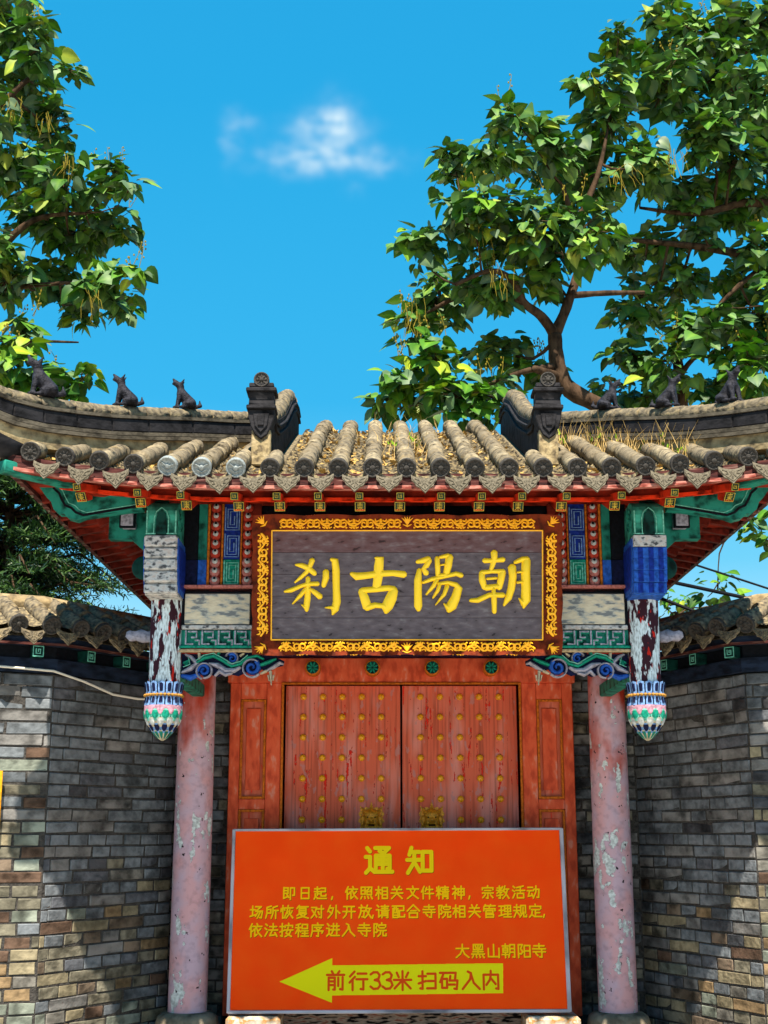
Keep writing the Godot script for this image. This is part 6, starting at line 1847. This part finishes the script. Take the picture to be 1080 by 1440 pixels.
	build_tree("paulownia_tree_001", "tall broad-leaved tree filling the upper right corner of the sky", [[[V(6.10, -0.50, -6.60), V(6.00, 2.00, -6.50), V(6.00, 5.06, -6.50), V(5.85, 5.88, -6.50), V(5.50, 6.84, -6.40), V(5.09, 7.51, -6.20), V(4.54, 8.64, -6.20)], 0.200, 0.070], [[V(5.85, 5.88, -6.50), V(4.91, 6.71, -6.30), V(4.07, 7.08, -6.00), V(3.43, 7.21, -5.90), V(2.57, 7.26, -5.80)], 0.100, 0.020], [[V(5.50, 6.84, -6.40), V(4.71, 7.68, -6.20), V(3.96, 7.80, -6.00), V(3.28, 7.57, -5.80), V(2.64, 7.59, -5.70)], 0.080, 0.015], [[V(5.09, 7.51, -6.20), V(4.54, 8.64, -6.20), V(3.88, 9.14, -6.00), V(3.42, 9.49, -6.00)], 0.080, 0.020], [[V(4.07, 7.08, -6.00), V(3.69, 6.75, -5.80), V(3.34, 6.39, -5.70)], 0.040, 0.012]], [[2.84, 8.79, -5.26, 0.39], [3.60, 9.68, -5.87, 0.44], [3.83, 8.73, -5.31, 0.39], [3.37, 8.22, -5.37, 0.38], [4.21, 10.03, -5.98, 0.33], [3.16, 10.05, -6.15, 0.34], [3.14, 7.75, -5.82, 0.26], [3.92, 7.99, -6.12, 0.34], [2.74, 6.88, -6.61, 0.33], [3.17, 6.99, -6.35, 0.30], [3.64, 5.71, -5.44, 0.29], [3.61, 5.86, -6.82, 0.25], [2.73, 7.53, -6.82, 0.23], [3.93, 7.15, -5.77, 0.26], [3.99, 6.67, -6.40, 0.27], [3.33, 7.39, -5.94, 0.19], [3.75, 5.56, -6.05, 0.24], [4.57, 8.68, -6.28, 0.48], [4.13, 6.46, -5.10, 0.44], [3.75, 7.98, -6.55, 0.28], [2.95, 7.37, -6.16, 0.22], [3.86, 7.15, -6.54, 0.26], [3.08, 6.25, -5.76, 0.22], [4.11, 6.34, -6.40, 0.27], [2.37, 5.67, -6.26, 0.18], [3.62, 8.03, -5.56, 0.26], [3.41, 9.33, -6.32, 0.34]], .16, 330, 12, [])
	build_tree("paulownia_tree_002", "broad-leaved tree at the left edge above the brick wall", [[[V(-5.00, -0.50, -5.00), V(-4.95, 1.50, -5.00), V(-4.78, 2.84, -5.00), V(-4.89, 4.93, -5.00), V(-4.79, 6.26, -5.00), V(-4.67, 7.58, -5.00)], 0.160, 0.070], [[V(-4.82, 5.81, -5.00), V(-4.20, 6.37, -4.90), V(-3.78, 6.86, -4.80), V(-3.50, 7.05, -4.80), V(-3.08, 7.09, -4.80)], 0.060, 0.015], [[V(-4.67, 7.58, -5.00), V(-4.28, 8.14, -5.00), V(-3.87, 8.63, -5.00), V(-3.59, 8.88, -5.00)], 0.055, 0.015], [[V(-4.91, 5.22, -5.00), V(-4.12, 5.70, -4.80), V(-3.61, 5.70, -4.70), V(-3.03, 5.65, -4.60)], 0.045, 0.008], [[V(-4.79, 6.26, -5.00), V(-4.08, 6.34, -5.00), V(-3.49, 6.37, -4.90), V(-2.83, 6.37, -4.80)], 0.045, 0.010], [[V(-4.89, 4.93, -5.00), V(-4.01, 5.15, -4.80), V(-3.44, 5.21, -4.70), V(-2.91, 5.29, -4.60)], 0.040, 0.006]], [[-4.00, 9.37, -4.92, 0.33], [-3.55, 8.72, -4.43, 0.22], [-4.04, 9.01, -5.56, 0.35], [-3.77, 8.48, -5.61, 0.31], [-4.04, 7.98, -5.38, 0.41], [-3.27, 7.35, -4.63, 0.30], [-2.89, 7.46, -4.84, 0.24], [-2.92, 7.24, -5.37, 0.26], [-3.62, 7.26, -5.24, 0.34], [-3.30, 7.16, -5.45, 0.29], [-3.86, 6.48, -5.06, 0.29], [-3.58, 6.72, -5.64, 0.29], [-2.88, 6.30, -4.72, 0.26], [-2.50, 6.29, -4.45, 0.09], [-3.60, 5.39, -4.36, 0.27], [-3.37, 5.25, -4.67, 0.25], [-2.94, 5.18, -4.36, 0.15], [-3.24, 6.42, -5.67, 0.21], [-2.75, 6.31, -5.30, 0.15], [-4.15, 8.01, -4.35, 0.38], [-4.13, 6.62, -4.61, 0.39], [-3.39, 8.87, -5.13, 0.08], [-2.55, 7.15, -4.38, 0.09], [-3.62, 5.86, -4.83, 0.16], [-3.13, 5.06, -4.55, 0.14], [-3.74, 5.31, -5.29, 0.20]], .16, 330, 13, [[-3.72, 8.05, -4.30, 0.14], [-3.40, 7.86, -4.30, 0.14], [-3.13, 7.41, -4.30, 0.12], [-2.89, 6.03, -4.30, 0.12]])
	print("trees ", Time.get_ticks_msec())
	build_conifer("cedar_tree", "dark needle tree seen under the left eave behind the wall", V(-3.05, -.5, -2.7), 4.75, 1.5, 21)
	build_tree("shrub", "green leafy shrub behind the right wall under the wires", [[[V(2.20, -0.50, -3.10), V(2.20, 1.00, -3.00), V(2.23, 2.56, -3.00), V(2.22, 2.78, -3.00)], 0.030, 0.015]], [[2.21, 2.86, -3.11, 0.17], [2.45, 2.84, -3.16, 0.14], [2.05, 2.75, -3.04, 0.13]], .07, 300, 31, [], "shrubs behind the walls")
	build_tree("overhanging_branch_tree", "dark leaves hanging below the right eave against the sky", [[[V(4.20, -0.50, -2.60), V(4.15, 1.60, -2.50), V(3.75, 3.03, -2.50), V(3.38, 3.62, -2.40), V(2.86, 3.60, -2.30), V(2.59, 3.54, -2.30)], 0.050, 0.012]], [[2.62, 3.36, -2.37, 0.12], [2.78, 3.20, -2.39, 0.14], [2.39, 2.84, -2.32, 0.12], [2.94, 3.41, -2.22, 0.21]], .1, 160, 33, [], "shrubs behind the walls")
	# far wooded hill
	b = B.new(true)
	var hn := fnl(.02, 4, 9)
	var prev := []
	for j in 14:
		var row := []
		for i in 60:
			var x := -180.0 + 360.0 * i / 59.0
			var z := -120.0 - 12.0 * j
			row.append(V(x, -2 + 24.0 * sin(PI * j / 13.0) * (.75 + .5 * hn.get_noise_2d(x, z)) + hn.get_noise_2d(x * 6, z * 6) * 2.0, z))
		if j > 0:
			for i in 59: b.quad(prev[i], prev[i + 1], row[i + 1], row[i])
		prev = row
	tag(part(self, "hill", b.mesh(M["hill"])), "", "", "", "structure")
	print("done ", Time.get_ticks_msec())
